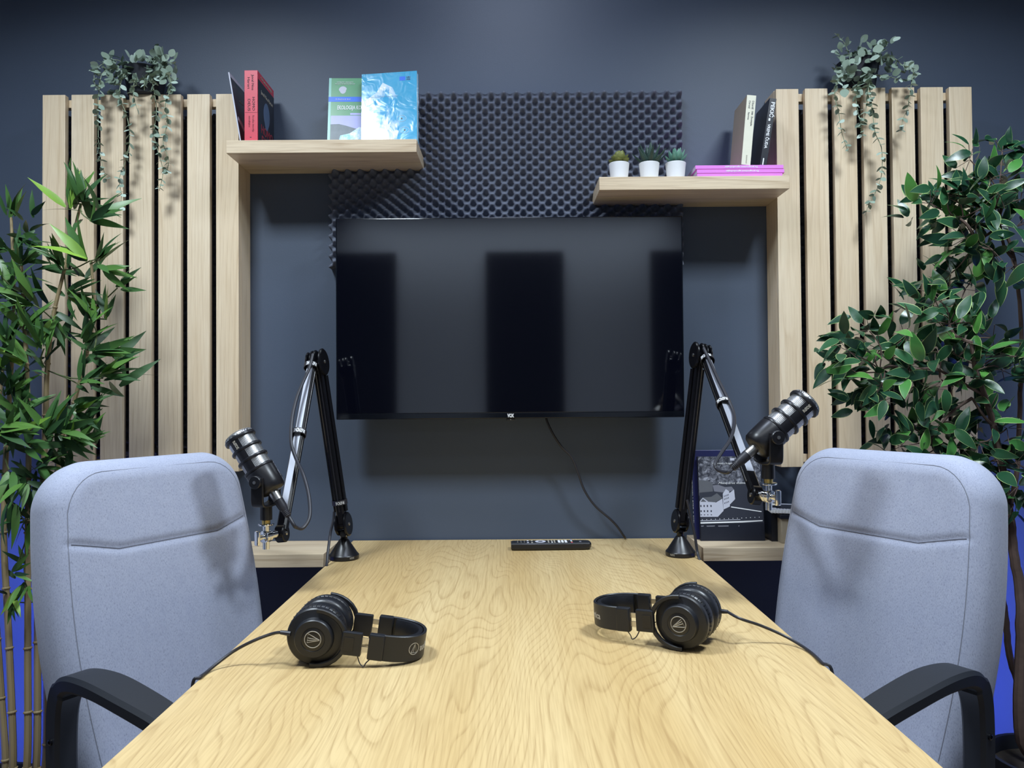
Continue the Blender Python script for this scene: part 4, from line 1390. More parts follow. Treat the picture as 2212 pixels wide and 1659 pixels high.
pts.append(V((x_edge + 0.002, 1.86, TZ - 0.35)))
MB().tube(spline(pts, 6), 0.0034, 8).build('cable', 'rubber', arm_l)

Bz = PZ(1470, 1200, TZ)
arm_r, N2, n2 = boom_arm('black microphone boom arm at the table corner nearer the variegated ficus', Bz, P(1470, 1126, 1.95), P(1510, 768, 1.91), P(1522, 768, 1.90), P(1632, 1063, 1.52), (0.055, 0.42), (), True)
tip = P(1632, 1063, 1.52)
mt = P(1660, 1056, 1.485)
ft = swivel_mount(arm_r, tip, n2, 1, mt)
pr, pd = microphone('black podcast microphone with silver mesh, held before the chair near the ficus', ft, (0.10, -0.99, 0), R(50), True, 1.05, 0.010)
pts = [P(1520, 752, 1.88), P(1534, 782, 1.845), P(1551, 820, 1.79), P(1569, 856, 1.74), P(1584, 890, 1.70), P(1586, 918, 1.655), P(1577, 950, 1.615), P(1557, 980, 1.585), P(1545, 1002, 1.565), P(1551, 1015, 1.55)]
MB().tube(spline(pts + [pr + pd * 0.010, pr - pd * 0.002], 7), 0.0038, 8).build('cable', 'rubber', arm_r)
pts = [P(1484, 1080, 1.93), P(1493, 1120, 1.93), P(1500, 1150, 1.925), P(1506, 1190, 1.92), P(1513, 1215, 1.90)]
x_edge = TXR + 0.012
pts.append(V((x_edge, 1.89, TZ - 0.06)))
pts.append(V((x_edge - 0.002, 1.90, TZ - 0.35)))
MB().tube(spline(pts, 6), 0.0034, 8).build('cable', 'rubber', arm_r)

# ================================================================== headphones
def headphones(label, loc, rot, cable_pts, cable_from):
    hp = thing('headphones', label, 'headphones', loc, rot, 'black headphones on the table', 0.92)
    inv = PM[hp].inverted()
    zc = 0.0475
    for s_ in (-1, 1):
        # cup axis points outward (y = s)
        A = inv @ axis_frame(V((0, s_ * 0.034, zc)), (0, s_, 0), (1, 0, 0))
        cup = MB().lathe([(0.0445, -0.001), (0.0465, 0.001), (0.0465, 0.010), (0.0445, 0.0125), (0.0345, 0.0145), (0.0325, 0.0155), (0.0308, 0.0245), (0.0295, 0.0262), (0.0200, 0.0268), (0.0190, 0.0260), (0.0, 0.0262)], 44, A).build('ear_cup', 'black_plastic', hp, angle=25)
        MB().lathe([(0.0176, 0.0256), (0.0185, 0.0263), (0.0176, 0.0266), (0.0, 0.0268)], 30, A).build('logo_disc', 'satin_black', cup, angle=25)
        # emblem: ring with a triangle
        lg = MB()
        n_ = 28
        ringp = [V((0.0132 * math.cos(2 * math.pi * k / n_), 0.0132 * math.sin(2 * math.pi * k / n_), 0.0269)) for k in range(n_ + 1)]
        lg.tube([A @ q for q in ringp], 0.0007, 5, caps=False)
        tri = [V((0.0110, 0.0, 0.0269)), V((-0.0085, 0.0085, 0.0269)), V((-0.0085, -0.0060, 0.0269)), V((0.0110, 0.0, 0.0269))]
        rotz = M4.Rotation(R(0 if s_ < 0 else 25), 4, 'Z')
        lg.tube([A @ rotz @ q for q in tri], 0.0008, 5)
        lg.tube([A @ rotz @ V((-0.0085, 0.0018, 0.0269)), A @ rotz @ V((0.0085, 0.0006, 0.0269))], 0.0007, 5)
        lg.tube([A @ rotz @ V((-0.0085, -0.0022, 0.0269)), A @ rotz @ V((0.0060, -0.0009, 0.0269))], 0.0007, 5)
        lg.build('emblem', 'grey_print', cup)
        # pad
        MB().lathe([(0.020, -0.004), (0.043, -0.001), (0.0462, -0.004), (0.0478, -0.010), (0.0478, -0.020), (0.0455, -0.0275), (0.040, -0.0305), (0.032, -0.0295), (0.026, -0.025), (0.022, -0.016), (0.020, -0.004)], 44, A).build('ear_pad', 'leatherette', hp, angle=50)
        st_ = MB()
        for k in range(40):
            a_ = 2 * math.pi * k / 40
            st_.tube([A @ V((0.0462 * math.cos(a_), 0.0462 * math.sin(a_), -0.003)), A @ V((0.0482 * math.cos(a_), 0.0482 * math.sin(a_), -0.008))], 0.0007, 4)
        o = st_.build('pad_pleat', 'leatherette', hp)
        o['kind'] = 'stuff'
        # yoke: half ring round the band side
        yk = MB()
        pts = []
        for k in range(15):
            a_ = -1.62 + 3.24 * k / 14
            rr_ = 0.0445 + 0.006 * math.cos(a_) ** 2
            pts.append(inv @ V((rr_ * math.cos(a_) + 0.001, s_ * (0.034 + 0.0175), zc + rr_ * math.sin(a_))))
        yd = inv.to_3x3() @ V((0, 1, 0))
        yk.sweep(pts, bar_section(0.0030, 0.0036, 0.0014), yd)
        yoke = yk.build('yoke', 'black_plastic', hp, angle=40)
        # hinge, slider, band end
        MB().b2((0.046, s_ * 0.0475, zc - 0.020), (0.079, s_ * 0.0575, zc + 0.018), 0.002, M=inv).build('hinge', 'black_plastic', yoke)
        MB().b2((0.050, s_ * 0.0575, zc - 0.012), (0.066, s_ * 0.0583, zc + 0.010), 0.0003, M=inv).build('hinge_cover', 'satin_black', yoke)
        x1_ = 0.090
        for dz in (-0.0075, 0.0075):
            MB().b2((0.074, s_ * 0.0515, zc - 0.001 + dz - 0.0045), (x1_ + 0.004, s_ * 0.0530, zc - 0.001 + dz + 0.0045), 0.0003, M=inv).build('slider', 'steel', hp, 'bare steel slider of the headband')
        MB().b2((x1_, s_ * 0.046, zc - 0.0225), (x1_ + 0.026, s_ * 0.0595, zc + 0.0195), 0.0025, M=inv).build('band_end', 'black_plastic', hp)
        w_ = [(0.074, s_ * 0.0535, zc - 0.019), (0.080, s_ * 0.056, zc - 0.030), (0.087, s_ * 0.058, zc - 0.034), (0.090, s_ * 0.057, zc - 0.028), (0.096, s_ * 0.056, zc - 0.021)]
        MB().tube(spline([inv @ V(q) for q in w_], 5), 0.0009, 6).build('wire', 'rubber', hp)
    # headband
    pts = []
    for k in range(33):
        a_ = -math.pi / 2 + math.pi * k / 32
        ca = math.cos(a_)
        pts.append(inv @ V((0.114 + 0.062 * (abs(ca) ** 0.9), 0.0535 * math.copysign(abs(math.sin(a_)) ** 0.9, math.sin(a_)), zc - 0.0015)))
    hb = MB()
    zd = inv.to_3x3() @ V((0, 0, 1))
    hb.sweep(pts, bar_section(0.0195, 0.0022, 0.0012), zd)
    band = hb.build('headband', 'black_plastic', hp, angle=40)
    pd_ = MB()
    pts2 = []
    for k in range(29):
        a_ = (-math.pi / 2 + math.pi * k / 28) * 0.93
        ca = math.cos(a_)
        pts2.append(inv @ V((0.114 + 0.054 * (abs(ca) ** 0.9), 0.0465 * math.copysign(abs(math.sin(a_)) ** 0.9, math.sin(a_)), zc - 0.0015)))
    pd_.sweep(pts2, [(-0.0175, -0.003), (-0.010, -0.0055), (0.010, -0.0055), (0.0175, -0.003), (0.0175, 0.003), (0.010, 0.0055), (-0.010, 0.0055), (-0.0175, 0.003)], zd)
    pd_.build('headband_pad', 'leatherette', hp, angle=60)
    # printed name wraps round the outer face
    lp = [PM[hp] @ p for p in pts]
    cum = [0.0]
    for a, b in zip(lp[:-1], lp[1:]):
        cum.append(cum[-1] + (b - a).length)
    def on_band(p):
        sx = min(max(p.x, 0.0), cum[-1] - 1e-6)
        i = max(k for k in range(len(cum) - 1) if cum[k] <= sx)
        T = (lp[i + 1] - lp[i]).normalized()
        q = lp[i] + T * (sx - cum[i])
        return inv @ (q + T.cross(V((0, 0, 1))) * (0.0024 + p.z) + V((0, 0, p.y)))
    o = lettering('audio-technica', 0.0165, 'grey_print', None, M4.Translation((0.107, -0.001, 0)), 'band_lettering', fit=0.083, bold=0.0003)
    lg = MB()
    n_ = 26
    lg.tube([V((0.052 + 0.0095 * math.cos(2 * math.pi * k / n_), 0.0095 * math.sin(2 * math.pi * k / n_), 0)) for k in range(n_ + 1)], 0.0007, 4, caps=False)
    lg.tube([V(q) for q in ((0.0465, -0.0065, 0), (0.053, 0.0078, 0), (0.0578, -0.0065, 0), (0.0465, -0.0065, 0))], 0.0007, 4)
    lg.tube([V(q) for q in ((0.0505, -0.0065, 0), (0.053, 0.006, 0))], 0.0006, 4)
    lg.v = [PM[hp].inverted() @ (PM[hp] @ on_band(p)) for p in lg.v]
    for v in o.data.vertices:
        v.co = PM[hp] @ on_band(v.co)
    o.parent = band
    PM[o] = PM[hp]
    lg.build('emblem', 'grey_print', band)
    # cable leaves one cup
    MB().tube([inv @ V((-0.040, cable_from * 0.046, zc)), inv @ V((-0.057, cable_from * 0.046, zc))], [0.0042, 0.0030], 10).build('strain_relief', 'rubber', hp)
    st = inv @ V((-0.056, cable_from * 0.046, zc))
    MB().tube(spline([st] + cable_pts, 7), 0.0024, 8).build('cable', 'rubber', hp)
    return hp

tz = TZ + 0.0026
cl = [PZ(588, 1369, TZ + 0.046), PZ(548, 1384, TZ + 0.037), PZ(506, 1406, TZ + 0.022), PZ(468, 1434, TZ + 0.008), PZ(445, 1453, tz), PZ(431, 1464, tz)]
e = cl[-1].copy()
cl += [V((TXL - 0.008, e.y - 0.003, TZ - 0.008)), V((TXL - 0.012, e.y, TZ - 0.10)), V((TXL - 0.014, e.y + 0.005, TZ - 0.16))]
c1 = PZ(690, 1432, TZ)
headphones('black headphones lying on the table nearer the bamboo side chair', (c1.x - 0.010, c1.y + 0.028, TZ + 0.001), (0, R(8), R(1)), cl, -1)
cr = [PZ(1598, 1336, TZ + 0.042), PZ(1645, 1352, TZ + 0.028), PZ(1695, 1374, TZ + 0.013), PZ(1730, 1394, TZ + 0.005), PZ(1755, 1412, tz), PZ(1776, 1432, tz)]
e = cr[-1].copy()
cr += [V((TXR + 0.008, e.y - 0.012, TZ - 0.008)), V((TXR + 0.012, e.y - 0.01, TZ - 0.10)), V((TXR + 0.014, e.y, TZ - 0.16))]
c2 = PZ(1470, 1400, TZ)
headphones('black headphones lying on the table nearer the ficus side chair', (c2.x + 0.022, c2.y + 0.024, TZ + 0.001), (0, R(3), R(150)), cr, -1)

# ================================================================== plants
def leaf_mesh(name, mats, width_fn, n=5, fold=0.18, curl=0.0, droop=0.0, rim=None):
    """unit leaf: base at origin, tip at +y 1; folded along the midrib; optional pale rim faces"""
    vs, fs, mi = [], [], []
    cols = [-1.0, 0.0, 1.0] if rim is None else [-1.0, -1.0 + rim, 0.0, 1.0 - rim, 1.0]
    for i in range(n + 1):
        t_ = i / n
        wv = width_fn(t_)
        y, z = t_, -droop * t_ * t_
        for c in cols:
            vs.append((c * wv, y, z + abs(c) * wv * fold + curl * math.sin(3.0 * t_ + c * 2.0) * 0.3 * wv))
    k = len(cols)
    for i in range(n):
        for j in range(k - 1):
            fs.append([i * k + j, i * k + j + 1, (i + 1) * k + j + 1, (i + 1) * k + j])
            mi.append(1 if (rim is not None and j in (0, k - 2)) else 0)
    me = bpy.data.meshes.new(name)
    me.from_pydata(vs, [], fs)
    for m in mats:
        me.materials.append(MAT[m])
    me.polygons.foreach_set('material_index', mi)
    me.polygons.foreach_set('use_smooth', [True] * len(fs))
    me.update()
    return me

def put_leaf(me, plant, pos, d, length, nhint, name='leaf'):
    d = V(d).normalized()
    n = V(nhint)
    n = n - d * n.dot(d)
    n = n.normalized() if n.length > 1e-4 else d.orthogonal().normalized()
    x = d.cross(n)
    m = M4.Identity(4)
    for i, a in enumerate((x, d, n)):
        for k in range(3):
            m[k][i] = a[k] * length
    for k in range(3):
        m[k][3] = pos[k]
    o = bpy.data.objects.new(name, me)
    COL.objects.link(o)
    o.parent = plant
    o.matrix_local = PM[plant] @ m
    return o

def pour_leaf(b, me, pos, d, length, nhint):
    """same leaf, joined into one mesh: the inner foliage past the limit of single leaves"""
    d = V(d).normalized()
    n = V(nhint)
    n = (n - d * n.dot(d)).normalized()
    x = d.cross(n)
    o = len(b.v)
    for v in me.vertices:
        b.v.append(V(pos) + (x * v.co.x + d * v.co.y + n * v.co.z) * length)
    for p in me.polygons:
        b.f.append([o + i for i in p.vertices])
        b.mi.append(p.material_index)

def rv(a=1.0):
    while True:
        v = V((rnd.uniform(-1, 1), rnd.uniform(-1, 1), rnd.uniform(-1, 1)))
        if 0.05 < v.length < 1:
            return v.normalized() * a

# ------------------------------------------------------------------ bamboo
bw = lambda t_: 0.098 * (math.sin(math.pi * min(1, t_ * 1.02 + 0.03) ** 0.72) ** 0.85 if t_ < 0.985 else 0.03)
BL = {k: [leaf_mesh('bamboo_leaf', [k], bw, 6, 0.22, 0.25, dr) for dr in (0.05, 0.16, 0.28)] for k in ('bamboo_a', 'bamboo_b', 'bamboo_c')}
bam = thing('bamboo_plant', 'tall artificial bamboo with narrow green leaves on jointed canes behind a grey chair', 'plant', (-1.27, 1.90, 0))
MB().lathe([(0.10, 0.0), (0.115, 0.01), (0.135, 0.20), (0.138, 0.215), (0.128, 0.215), (0.125, 0.19), (0.0, 0.185)], 32, M4.Translation((-1.30, 1.88, 0))).build('pot', 'pot_dark', bam)
canes = [
    [(92, 1659, 1.80), (78, 1659, 1.80), (82, 1300, 1.83), (92, 1060, 1.86), (98, 930, 1.87), (102, 800, 1.87), (114, 690, 1.88), (139, 583, 1.88), (175, 440, 1.88)],
    [(58, 1659, 1.78), (60, 1400, 1.80), (60, 1150, 1.82), (62, 930, 1.84), (58, 800, 1.85), (52, 700, 1.86), (46, 560, 1.88)],
    [(28, 1659, 1.78), (20, 1400, 1.80), (8, 1150, 1.82), (14, 960, 1.84), (24, 800, 1.86), (30, 640, 1.87), (24, 470, 1.88)],
    [(12, 1659, 1.82), (2, 1480, 1.84), (-14, 1200, 1.86), (-6, 950, 1.88), (5, 800, 1.9)],
    [(97, 1659, 1.90), (102, 1400, 1.90), (110, 1180, 1.91), (131, 960, 1.92), (160, 870, 1.92), (200, 700, 1.92), (197, 563, 1.92)],
]
for ci, pl_ in enumerate(canes):
    if ci == 0:
        pl_ = pl_[1:]
    pts = [P(x, y, d) for x, y, d in pl_]
    foot = pts[0].copy()
    foot = V((foot.x + (-1.30 - foot.x) * 0.25, foot.y + (1.88 - foot.y) * 0.3, 0.19))
    sp = spline([foot] + pts, 8)
    m = len(sp)
    rr = [0.0085 - 0.0055 * (i / m) ** 1.3 for i in range(m)]
    cb_ = MB().tube(sp, rr, 8)
    acc, last = 0.0, 0.0
    for i in range(1, m - 1):
        acc += (sp[i] - sp[i - 1]).length
        if acc - last > 0.125 and rr[i] > 0.004:
            last = acc
            T = (sp[i + 1] - sp[i - 1]).normalized()
            cb_.lathe([(rr[i] * 0.95, -0.004), (rr[i] * 1.28, -0.0012), (rr[i] * 1.28, 0.0012), (rr[i] * 0.95, 0.003)], 10, axis_frame(sp[i], T, (1, 0.1, 0)))
    cb_.build('cane', 'cane', bam)

# clusters: pixel anchor, depth, main direction (screen x, screen up), spread, count, leaf length
bc = [
    (153, 453, 1.88, -0.35, 1.0, 0.8, 7, .088), (175, 440, 1.86, 0.1, 1.0, 0.5, 7, .07), (195, 475, 1.85, 1.0, 0.45, 0.6, 7, .085), (195, 563, 1.82, -0.7, 0.6, 0.7, 6, .085),
    (205, 565, 1.84, 0.7, 0.6, 0.6, 6, .075), (215, 577, 1.84, 0.9, -0.3, 0.6, 5, .065), (254, 622, 1.86, 0.5, 0.2, 0.9, 5, .05), (139, 583, 1.87, -0.2, 0.6, 0.9, 8, .072),
    (150, 640, 1.86, 0.5, 0.0, 0.9, 7, .065), (115, 690, 1.85, 0.0, -0.9, 0.5, 4, .07), (230, 690, 1.87, -0.2, 0.9, 0.6, 6, .06), (199, 698, 1.85, 0.0, 0.8, 0.8, 8, .07),
    (203, 758, 1.82, 1.0, 0.35, 0.4, 9, .09), (180, 740, 1.84, 0.4, 0.6, 0.8, 7, .07), (222, 817, 1.80, 1.0, 0.3, 0.55, 9, .085), (175, 833, 1.82, 0.4, 0.4, 0.9, 7, .07),
    (157, 885, 1.82, 0.8, 0.1, 0.8, 7, .07), (72, 658, 1.84, -0.4, 0.4, 1.0, 9, .078), (40, 570, 1.87, 0.2, 0.4, 1.0, 8, .07), (24, 471, 1.88, 0.1, 0.8, 0.6, 8, .062),
    (48, 515, 1.88, 0.5, 0.1, 0.9, 7, .06), (20, 540, 1.86, -0.3, 0.3, 1.0, 6, .07), (56, 710, 1.83, 0.2, 0.5, 0.9, 8, .075), (20, 640, 1.85, -0.2, 0.5, 1.0, 7, .08),
    (52, 790, 1.82, -0.6, 0.4, 0.9, 9, .08), (20, 740, 1.84, 0.0, 0.5, 1.0, 7, .08), (95, 753, 1.82, -0.4, 0.7, 0.9, 8, .08), (15, 850, 1.82, 0.1, 0.4, 1.0, 8, .075),
    (99, 937, 1.80, 0.5, 0.5, 0.9, 10, .08), (131, 937, 1.80, 0.7, 0.3, 0.9, 10, .085), (24, 937, 1.80, 0.0, 0.3, 1.1, 9, .075), (60, 960, 1.80, 0.2, 0.2, 1.1, 9, .075),
    (45, 890, 1.81, 0.1, 0.5, 1.0, 8, .075), (160, 960, 1.82, 0.6, 0.5, 0.7, 7, .075), (20, 1015, 1.78, 0.1, -0.3, 0.9, 6, .07), (55, 1045, 1.78, 0.1, -0.5, 0.9, 6, .07),
    (85, 1010, 1.80, 0.2, 0.0, 1.0, 6, .07), (25, 1085, 1.76, -0.1, -0.8, 0.7, 5, .075), (62, 1120, 1.78, 0.0, -0.6, 0.8, 5, .06), (30, 1235, 1.79, 0.5, 0.1, 0.9, 4, .05),
    (55, 1260, 1.79, 0.2, -0.7, 0.8, 5, .055), (20, 1290, 1.79, 0.2, -0.5, 0.8, 4, .05), (6, 600, 1.84, -0.1, 0.3, 1.0, 5, .08), (4, 800, 1.82, -0.1, 0.4, 1.0, 5, .08), (2, 930, 1.78, 0.2, 0.2, 1.0, 5, .08),
]
tw = MB()
anch = None
for ci, (px_, py_, d_, dx, dz, spr, n_, ln) in enumerate(bc):
    c_ = P(px_, py_, d_)
    near = min(((P(x, y, d) - c_).length, P(x, y, d)) for pl_ in canes for x, y, d in pl_)[1]
    mid = (near + c_) / 2 + rv(0.012)
    MBt = tw
    if (near - c_).length > 0.01:
        tw.tube(spline([near, mid, c_], 3), [0.0016] * 7, 5)
    main = V((dx, 0, dz)).normalized()
    for k in range(n_):
        d = main + rv(spr) * rnd.uniform(0.5, 1.1) + V((0, -0.25, 0))
        nh = V((0.1, -0.75, 0.55)) + rv(0.7)
        r_ = rnd.random()
        mk_ = 'bamboo_a' if r_ < 0.55 else ('bamboo_b' if r_ < 0.95 else 'bamboo_c')
        put_leaf(rnd.choice(BL[mk_]), bam, c_ + d.normalized() * 0.006 + rv(0.008), d, ln * rnd.uniform(0.95, 1.38), nh)
tw.build('twigs', 'twig', bam)['kind'] = 'stuff'
fo = MB()
for (px_, py_, d_, dx, dz, spr, n_, ln) in bc:
    if px_ > 190 and py_ < 700:
        continue
    c_ = P(px_, py_, d_)
    for k in range(5):
        q = rv(0.03)
        d = V((dx, 0, dz)) * 0.6 + rv(1.0) + V((0, -0.1, 0))
        pour_leaf(fo, rnd.choice(BL['bamboo_a']), c_ + q + V((0, 0.04, 0)), d, ln * rnd.uniform(0.9, 1.3), V((0.1, -0.75, 0.55)) + rv(0.7))
fo.build('inner_foliage', 'bamboo_a', bam, angle=180)['kind'] = 'stuff'

# ------------------------------------------------------------------ ficus
fw_ = lambda t_: 0.235 * math.sin(math.pi * min(1.0, t_ * 0.97 + 0.02) ** 0.80) ** 0.80 * (1 - 0.28 * t_) * (1 if t_ < 0.9 else (1 - t_) / 0.1 * 0.8 + 0.02)
FL = {k: [leaf_mesh('ficus_leaf', [k, 'ficus_rim'], fw_, 7, 0.28, 0.5, dr, rim=rm) for dr, rm in ((0.05, 0.07), (0.18, 0.12), (0.3, 0.05))] for k in ('ficus_a', 'ficus_b')}
fic = thing('ficus_plant', 'artificial ficus tree with cream-edged oval leaves and brown trunk behind a grey chair', 'plant', (1.27, 1.84, 0))
PTX, PTY = 1.265, 1.83
MB().lathe([(0.095, 0.0), (0.105, 0.01), (0.128, 0.275), (0.132, 0.295), (0.122, 0.295), (0.118, 0.26), (0.0, 0.255)], 36, M4.Translation((PTX, PTY, 0))).build('pot', 'pot_dark', fic)
MB().lathe([(0.0, 0.268), (0.117, 0.262)], 28, M4.Translation((PTX, PTY, 0))).build('soil', 'soil', fic)
trunk = [V((PTX + 0.005, PTY - 0.02, 0.26))] + [P(x, y, d) for x, y, d in ((2208, 1600, 1.80), (2206, 1400, 1.80), (2204, 1270, 1.80), (2190, 1200, 1.80), (2181, 1105, 1.80), (2160, 985, 1.80), (2146, 920, 1.80), (2128, 855, 1.80), (2108, 800, 1.79), (2098, 740, 1.78))]
sp = spline(trunk, 6)
MB().tube([p + rv(0.0012) for p in sp], [0.0145 - 0.0105 * (i / len(sp)) for i in range(len(sp))], 9).build('trunk', 'bark', fic)
tr2 = [V((PTX - 0.02, PTY + 0.02, 0.26))] + [P(x, y, d) for x, y, d in ((2216, 1600, 1.86), (2205, 1500, 1.86), (2181, 1417, 1.87), (2172, 1330, 1.88), (2163, 1265, 1.88), (2168, 1150, 1.88), (2195, 1030, 1.87), (2204, 850, 1.86), (2206, 700, 1.86), (2190, 560, 1.85), (2160, 470, 1.85))]
sp = spline(tr2, 6)
MB().tube([p + rv(0.001) for p in sp], [0.0095 - 0.006 * (i / len(sp)) for i in range(len(sp))], 8).build('trunk', 'bark', fic)
fb = [  # px, py, depth, dir x, dir up, count
    (2095, 345, 1.86, -0.5, 0.5, 6), (2165, 328, 1.86, 0.2, 0.7, 5), (2200, 375, 1.84, 0.2, 0.5, 6), (2010, 440, 1.82, -1, 0.2, 5), (2045, 425, 1.83, -0.3, 0.8, 6), (2075, 440, 1.82, 0, 0.3, 6),
    (2120, 450, 1.82, 0.2, -0.2, 7), (2160, 420, 1.82, 0.2, 0.2, 7), (2085, 515, 1.81, -0.8, 0.1, 6), (2145, 540, 1.80, -0.4, -0.4, 7), (2190, 575, 1.79, -0.1, -0.7, 7), (2110, 480, 1.83, -0.3, -0.2, 6),
    (2195, 490, 1.82, 0.2, 0.0, 7), (2140, 385, 1.84, -0.2, 0.1, 6), (2205, 430, 1.83, 0, 0, 5),
    (2055, 590, 1.88, -0.5, 0.5, 4), (2015, 635, 1.84, -0.4, 0.6, 5), (2085, 625, 1.86, 0.3, 0.1, 5), (1995, 670, 1.82, -0.5, 0.3, 6), (2060, 670, 1.83, 0.1, 0.4, 6), (2110, 705, 1.82, 0.5, 0.4, 7), (2145, 730, 1.82, 0.7, 0.0, 6),
    (1878, 715, 1.78, -0.3, 0.9, 4), (1835, 760, 1.77, -1, 0.1, 6), (1900, 755, 1.79, -0.3, 0.3, 7), (1955, 730, 1.80, -0.2, 0.7, 7), (1965, 790, 1.79, -0.3, 0, 7), (2020, 760, 1.80, 0, 0.3, 7),
    (2070, 770, 1.80, 0.2, 0.2, 7), (1850, 805, 1.77, -0.9, -0.1, 5), (1905, 830, 1.77, -0.6, -0.2, 6), (1880, 865, 1.76, -0.7, -0.6, 4), (1950, 850, 1.77, -0.6, -0.3, 6), (2005, 840, 1.78, -0.2, -0.3, 7),
    (2060, 835, 1.79, 0.1, -0.3, 6), (2115, 790, 1.80, 0.4, 0, 6), (2165, 800, 1.80, 0.4, -0.1, 6), (2195, 770, 1.79, 0.5, 0.1, 5), (2040, 710, 1.81, 0, 0.2, 6),
    (1975, 920, 1.80, -0.3, 0.5, 5), (2030, 930, 1.80, 0.1, 0.3, 6), (2075, 965, 1.80, 0.2, 0.0, 6), (1945, 965, 1.79, -0.8, 0.2, 5), (2000, 980, 1.80, 0.1, 0.0, 6), (2115, 955, 1.80, 0.6, 0.3, 5),
    (2155, 995, 1.78, 0.4, 0.4, 5), (2195, 1000, 1.77, 0.3, 0.2, 6), (2095, 1010, 1.81, 0.1, -0.3, 5), (2140, 880, 1.79, 0.5, -0.2, 4), (2200, 1050, 1.77, 0.1, -0.4, 5), (2190, 1090, 1.78, -0.1, -0.5, 4), (2175, 925, 1.79, 0.4, 0, 4),
]
nodes = trunk[4:] + tr2[5:]
extra = [P(2030, 800, 1.80), P(1960, 800, 1.79), P(1900, 800, 1.78), P(2100, 860, 1.80), P(2010, 950, 1.80), P(2050, 700, 1.82), P(2110, 520, 1.83), P(2070, 470, 1.83), P(2160, 480, 1.84)]
tw = MB()
for a, bq in ((trunk[-3], extra[0]), (extra[0], extra[1]), (extra[1], extra[2]), (trunk[-4], extra[3]), (extra[3], extra[4]), (trunk[-1], extra[5]), (tr2[-2], extra[8]), (extra[8], extra[6]), (extra[6], extra[7])):
    MB().tube(spline([a, (a + bq) / 2 + rv(0.012), bq], 4), [0.0042 - 0.0002 * i for i in range(9)], 6).build('branch', 'bark', fic)
nodes = nodes + extra
for (px_, py_, d_, dx, dz, n_) in fb:
    c_ = P(px_, py_, d_)
    near = min(((q - c_).length, i) for i, q in enumerate(nodes))[1]
    near = nodes[near]
    tw.tube(spline([near, (near + c_) / 2 + rv(0.015), c_], 3), [0.0016] * 7, 5)
    main = V((dx, 0, dz))
    for k in range(n_):
        q = rv(0.036)
        q.y *= 1.3
        d = main + rv(0.95) + V((0, -0.2, -0.12))
        nh = V((-0.15, -0.75, 0.6)) + rv(0.75)
        pos = c_ + q
        tw.tube([c_ + q * 0.1, pos], [0.0008, 0.0008], 4)
        mk_ = 'ficus_a' if rnd.random() < 0.66 else 'ficus_b'
        put_leaf(rnd.choice(FL[mk_]), fic, pos, d, rnd.uniform(0.050, 0.072), nh)
tw.build('twigs', 'bark', fic)['kind'] = 'stuff'
fo = MB()
for (px_, py_, d_, dx, dz, n_) in fb:
    c_ = P(px_, py_, d_)
    for k in range(9):
        q = rv(0.048)
        d = V((dx, 0, dz)) * 0.6 + rv(1.0) + V((0, -0.1, -0.1))
        pour_leaf(fo, rnd.choice(FL['ficus_a']), c_ + q + V((0, 0.035, 0)), d, rnd.uniform(0.045, 0.062), V((-0.15, -0.75, 0.6)) + rv(0.75))
fo.build('inner_foliage', ['ficus_a', 'ficus_rim'], fic, angle=180)['kind'] = 'stuff'

# ------------------------------------------------------------------ trailing eucalyptus on the slat panels
ew = lambda t_: 0.43 * math.sin(math.pi * min(1, 0.04 + 0.94 * t_) ** 0.95) ** 0.62
EL = {k: [leaf_mesh('eucalyptus_leaf', [k], ew, 5, 0.12, 0.15, dr) for dr in (0.0, 0.15)] for k in ('euca_a', 'euca_b')}
def euca(label, pot_px, zt, strands, bush):
    pc = P(pot_px[0], pot_px[1], 2.125)
    pl_ = thing('trailing_plant', label, 'plant', (pc.x, 2.12, zt), (0, 0, 0), 'trailing plants on top of the slat panels')
    MB().lathe([(0.040, 0.0005), (0.044, 0.003), (0.056, 0.068), (0.058, 0.074), (0.052, 0.074), (0.050, 0.062), (0.0, 0.060)], 28, M4.Translation((pc.x, 2.13, zt))).build('pot', 'pot_dark', pl_)
    for st_ in strands:
        pts = [P(x, y, d) for x, y, d in st_]
        sp = spline(pts, 5)
        MB().tube(sp, [0.0013 - 0.0006 * i / len(sp) for i in range(len(sp))], 5).build('stem', 'euca_stem', pl_)
        L_ = 0.0
        nxt = 0.012
        side = rnd.uniform(0, 3.14)
        tot = sum((b - a).length for a, b in zip(sp[:-1], sp[1:]))
        for a, b in zip(sp[:-1], sp[1:]):
            L_ += (b - a).length
            while L_ > nxt:
                nxt += rnd.uniform(0.0145, 0.019)
                T = (b - a).normalized()
                side += math.pi / 2 + rnd.uniform(-0.35, 0.35)
                u = T.orthogonal().normalized()
                wv = T.cross(u)
                for s_ in (0, math.pi):
                    d = u * math.cos(side + s_) + wv * math.sin(side + s_) + T * 0.35 + V((0, -0.05, -0.1)) + rv(0.2)
                    if d.y > 0.5:
                        d.y = 0.3
                    k = 'euca_b' if rnd.random() < 0.28 else 'euca_a'
                    ln = rnd.uniform(0.0165, 0.0225) * (1.0 - 0.28 * nxt / max(tot, 0.01))
                    put_leaf(rnd.choice(EL[k]), pl_, b, d, ln, V((0, -0.35, 0.8)) + rv(0.6))
    for (px_, py_, rx, ry, n_) in bush:
        for k in range(n_):
            a_ = rnd.uniform(0, 6.28)
            r_ = math.sqrt(rnd.random())
            c_ = P(px_ + rx * r_ * math.cos(a_), py_ + ry * r_ * math.sin(a_), rnd.uniform(2.05, 2.13))
            d = V((math.cos(a_), -0.5, 0.2 - math.sin(a_) * 0.7)) + rv(0.7)
            put_leaf(rnd.choice(EL['euca_b' if rnd.random() < 0.22 else 'euca_a']), pl_, c_, d, rnd.uniform(0.019, 0.027), V((0, -0.7, 0.45)) + rv(0.6))
    return pl_
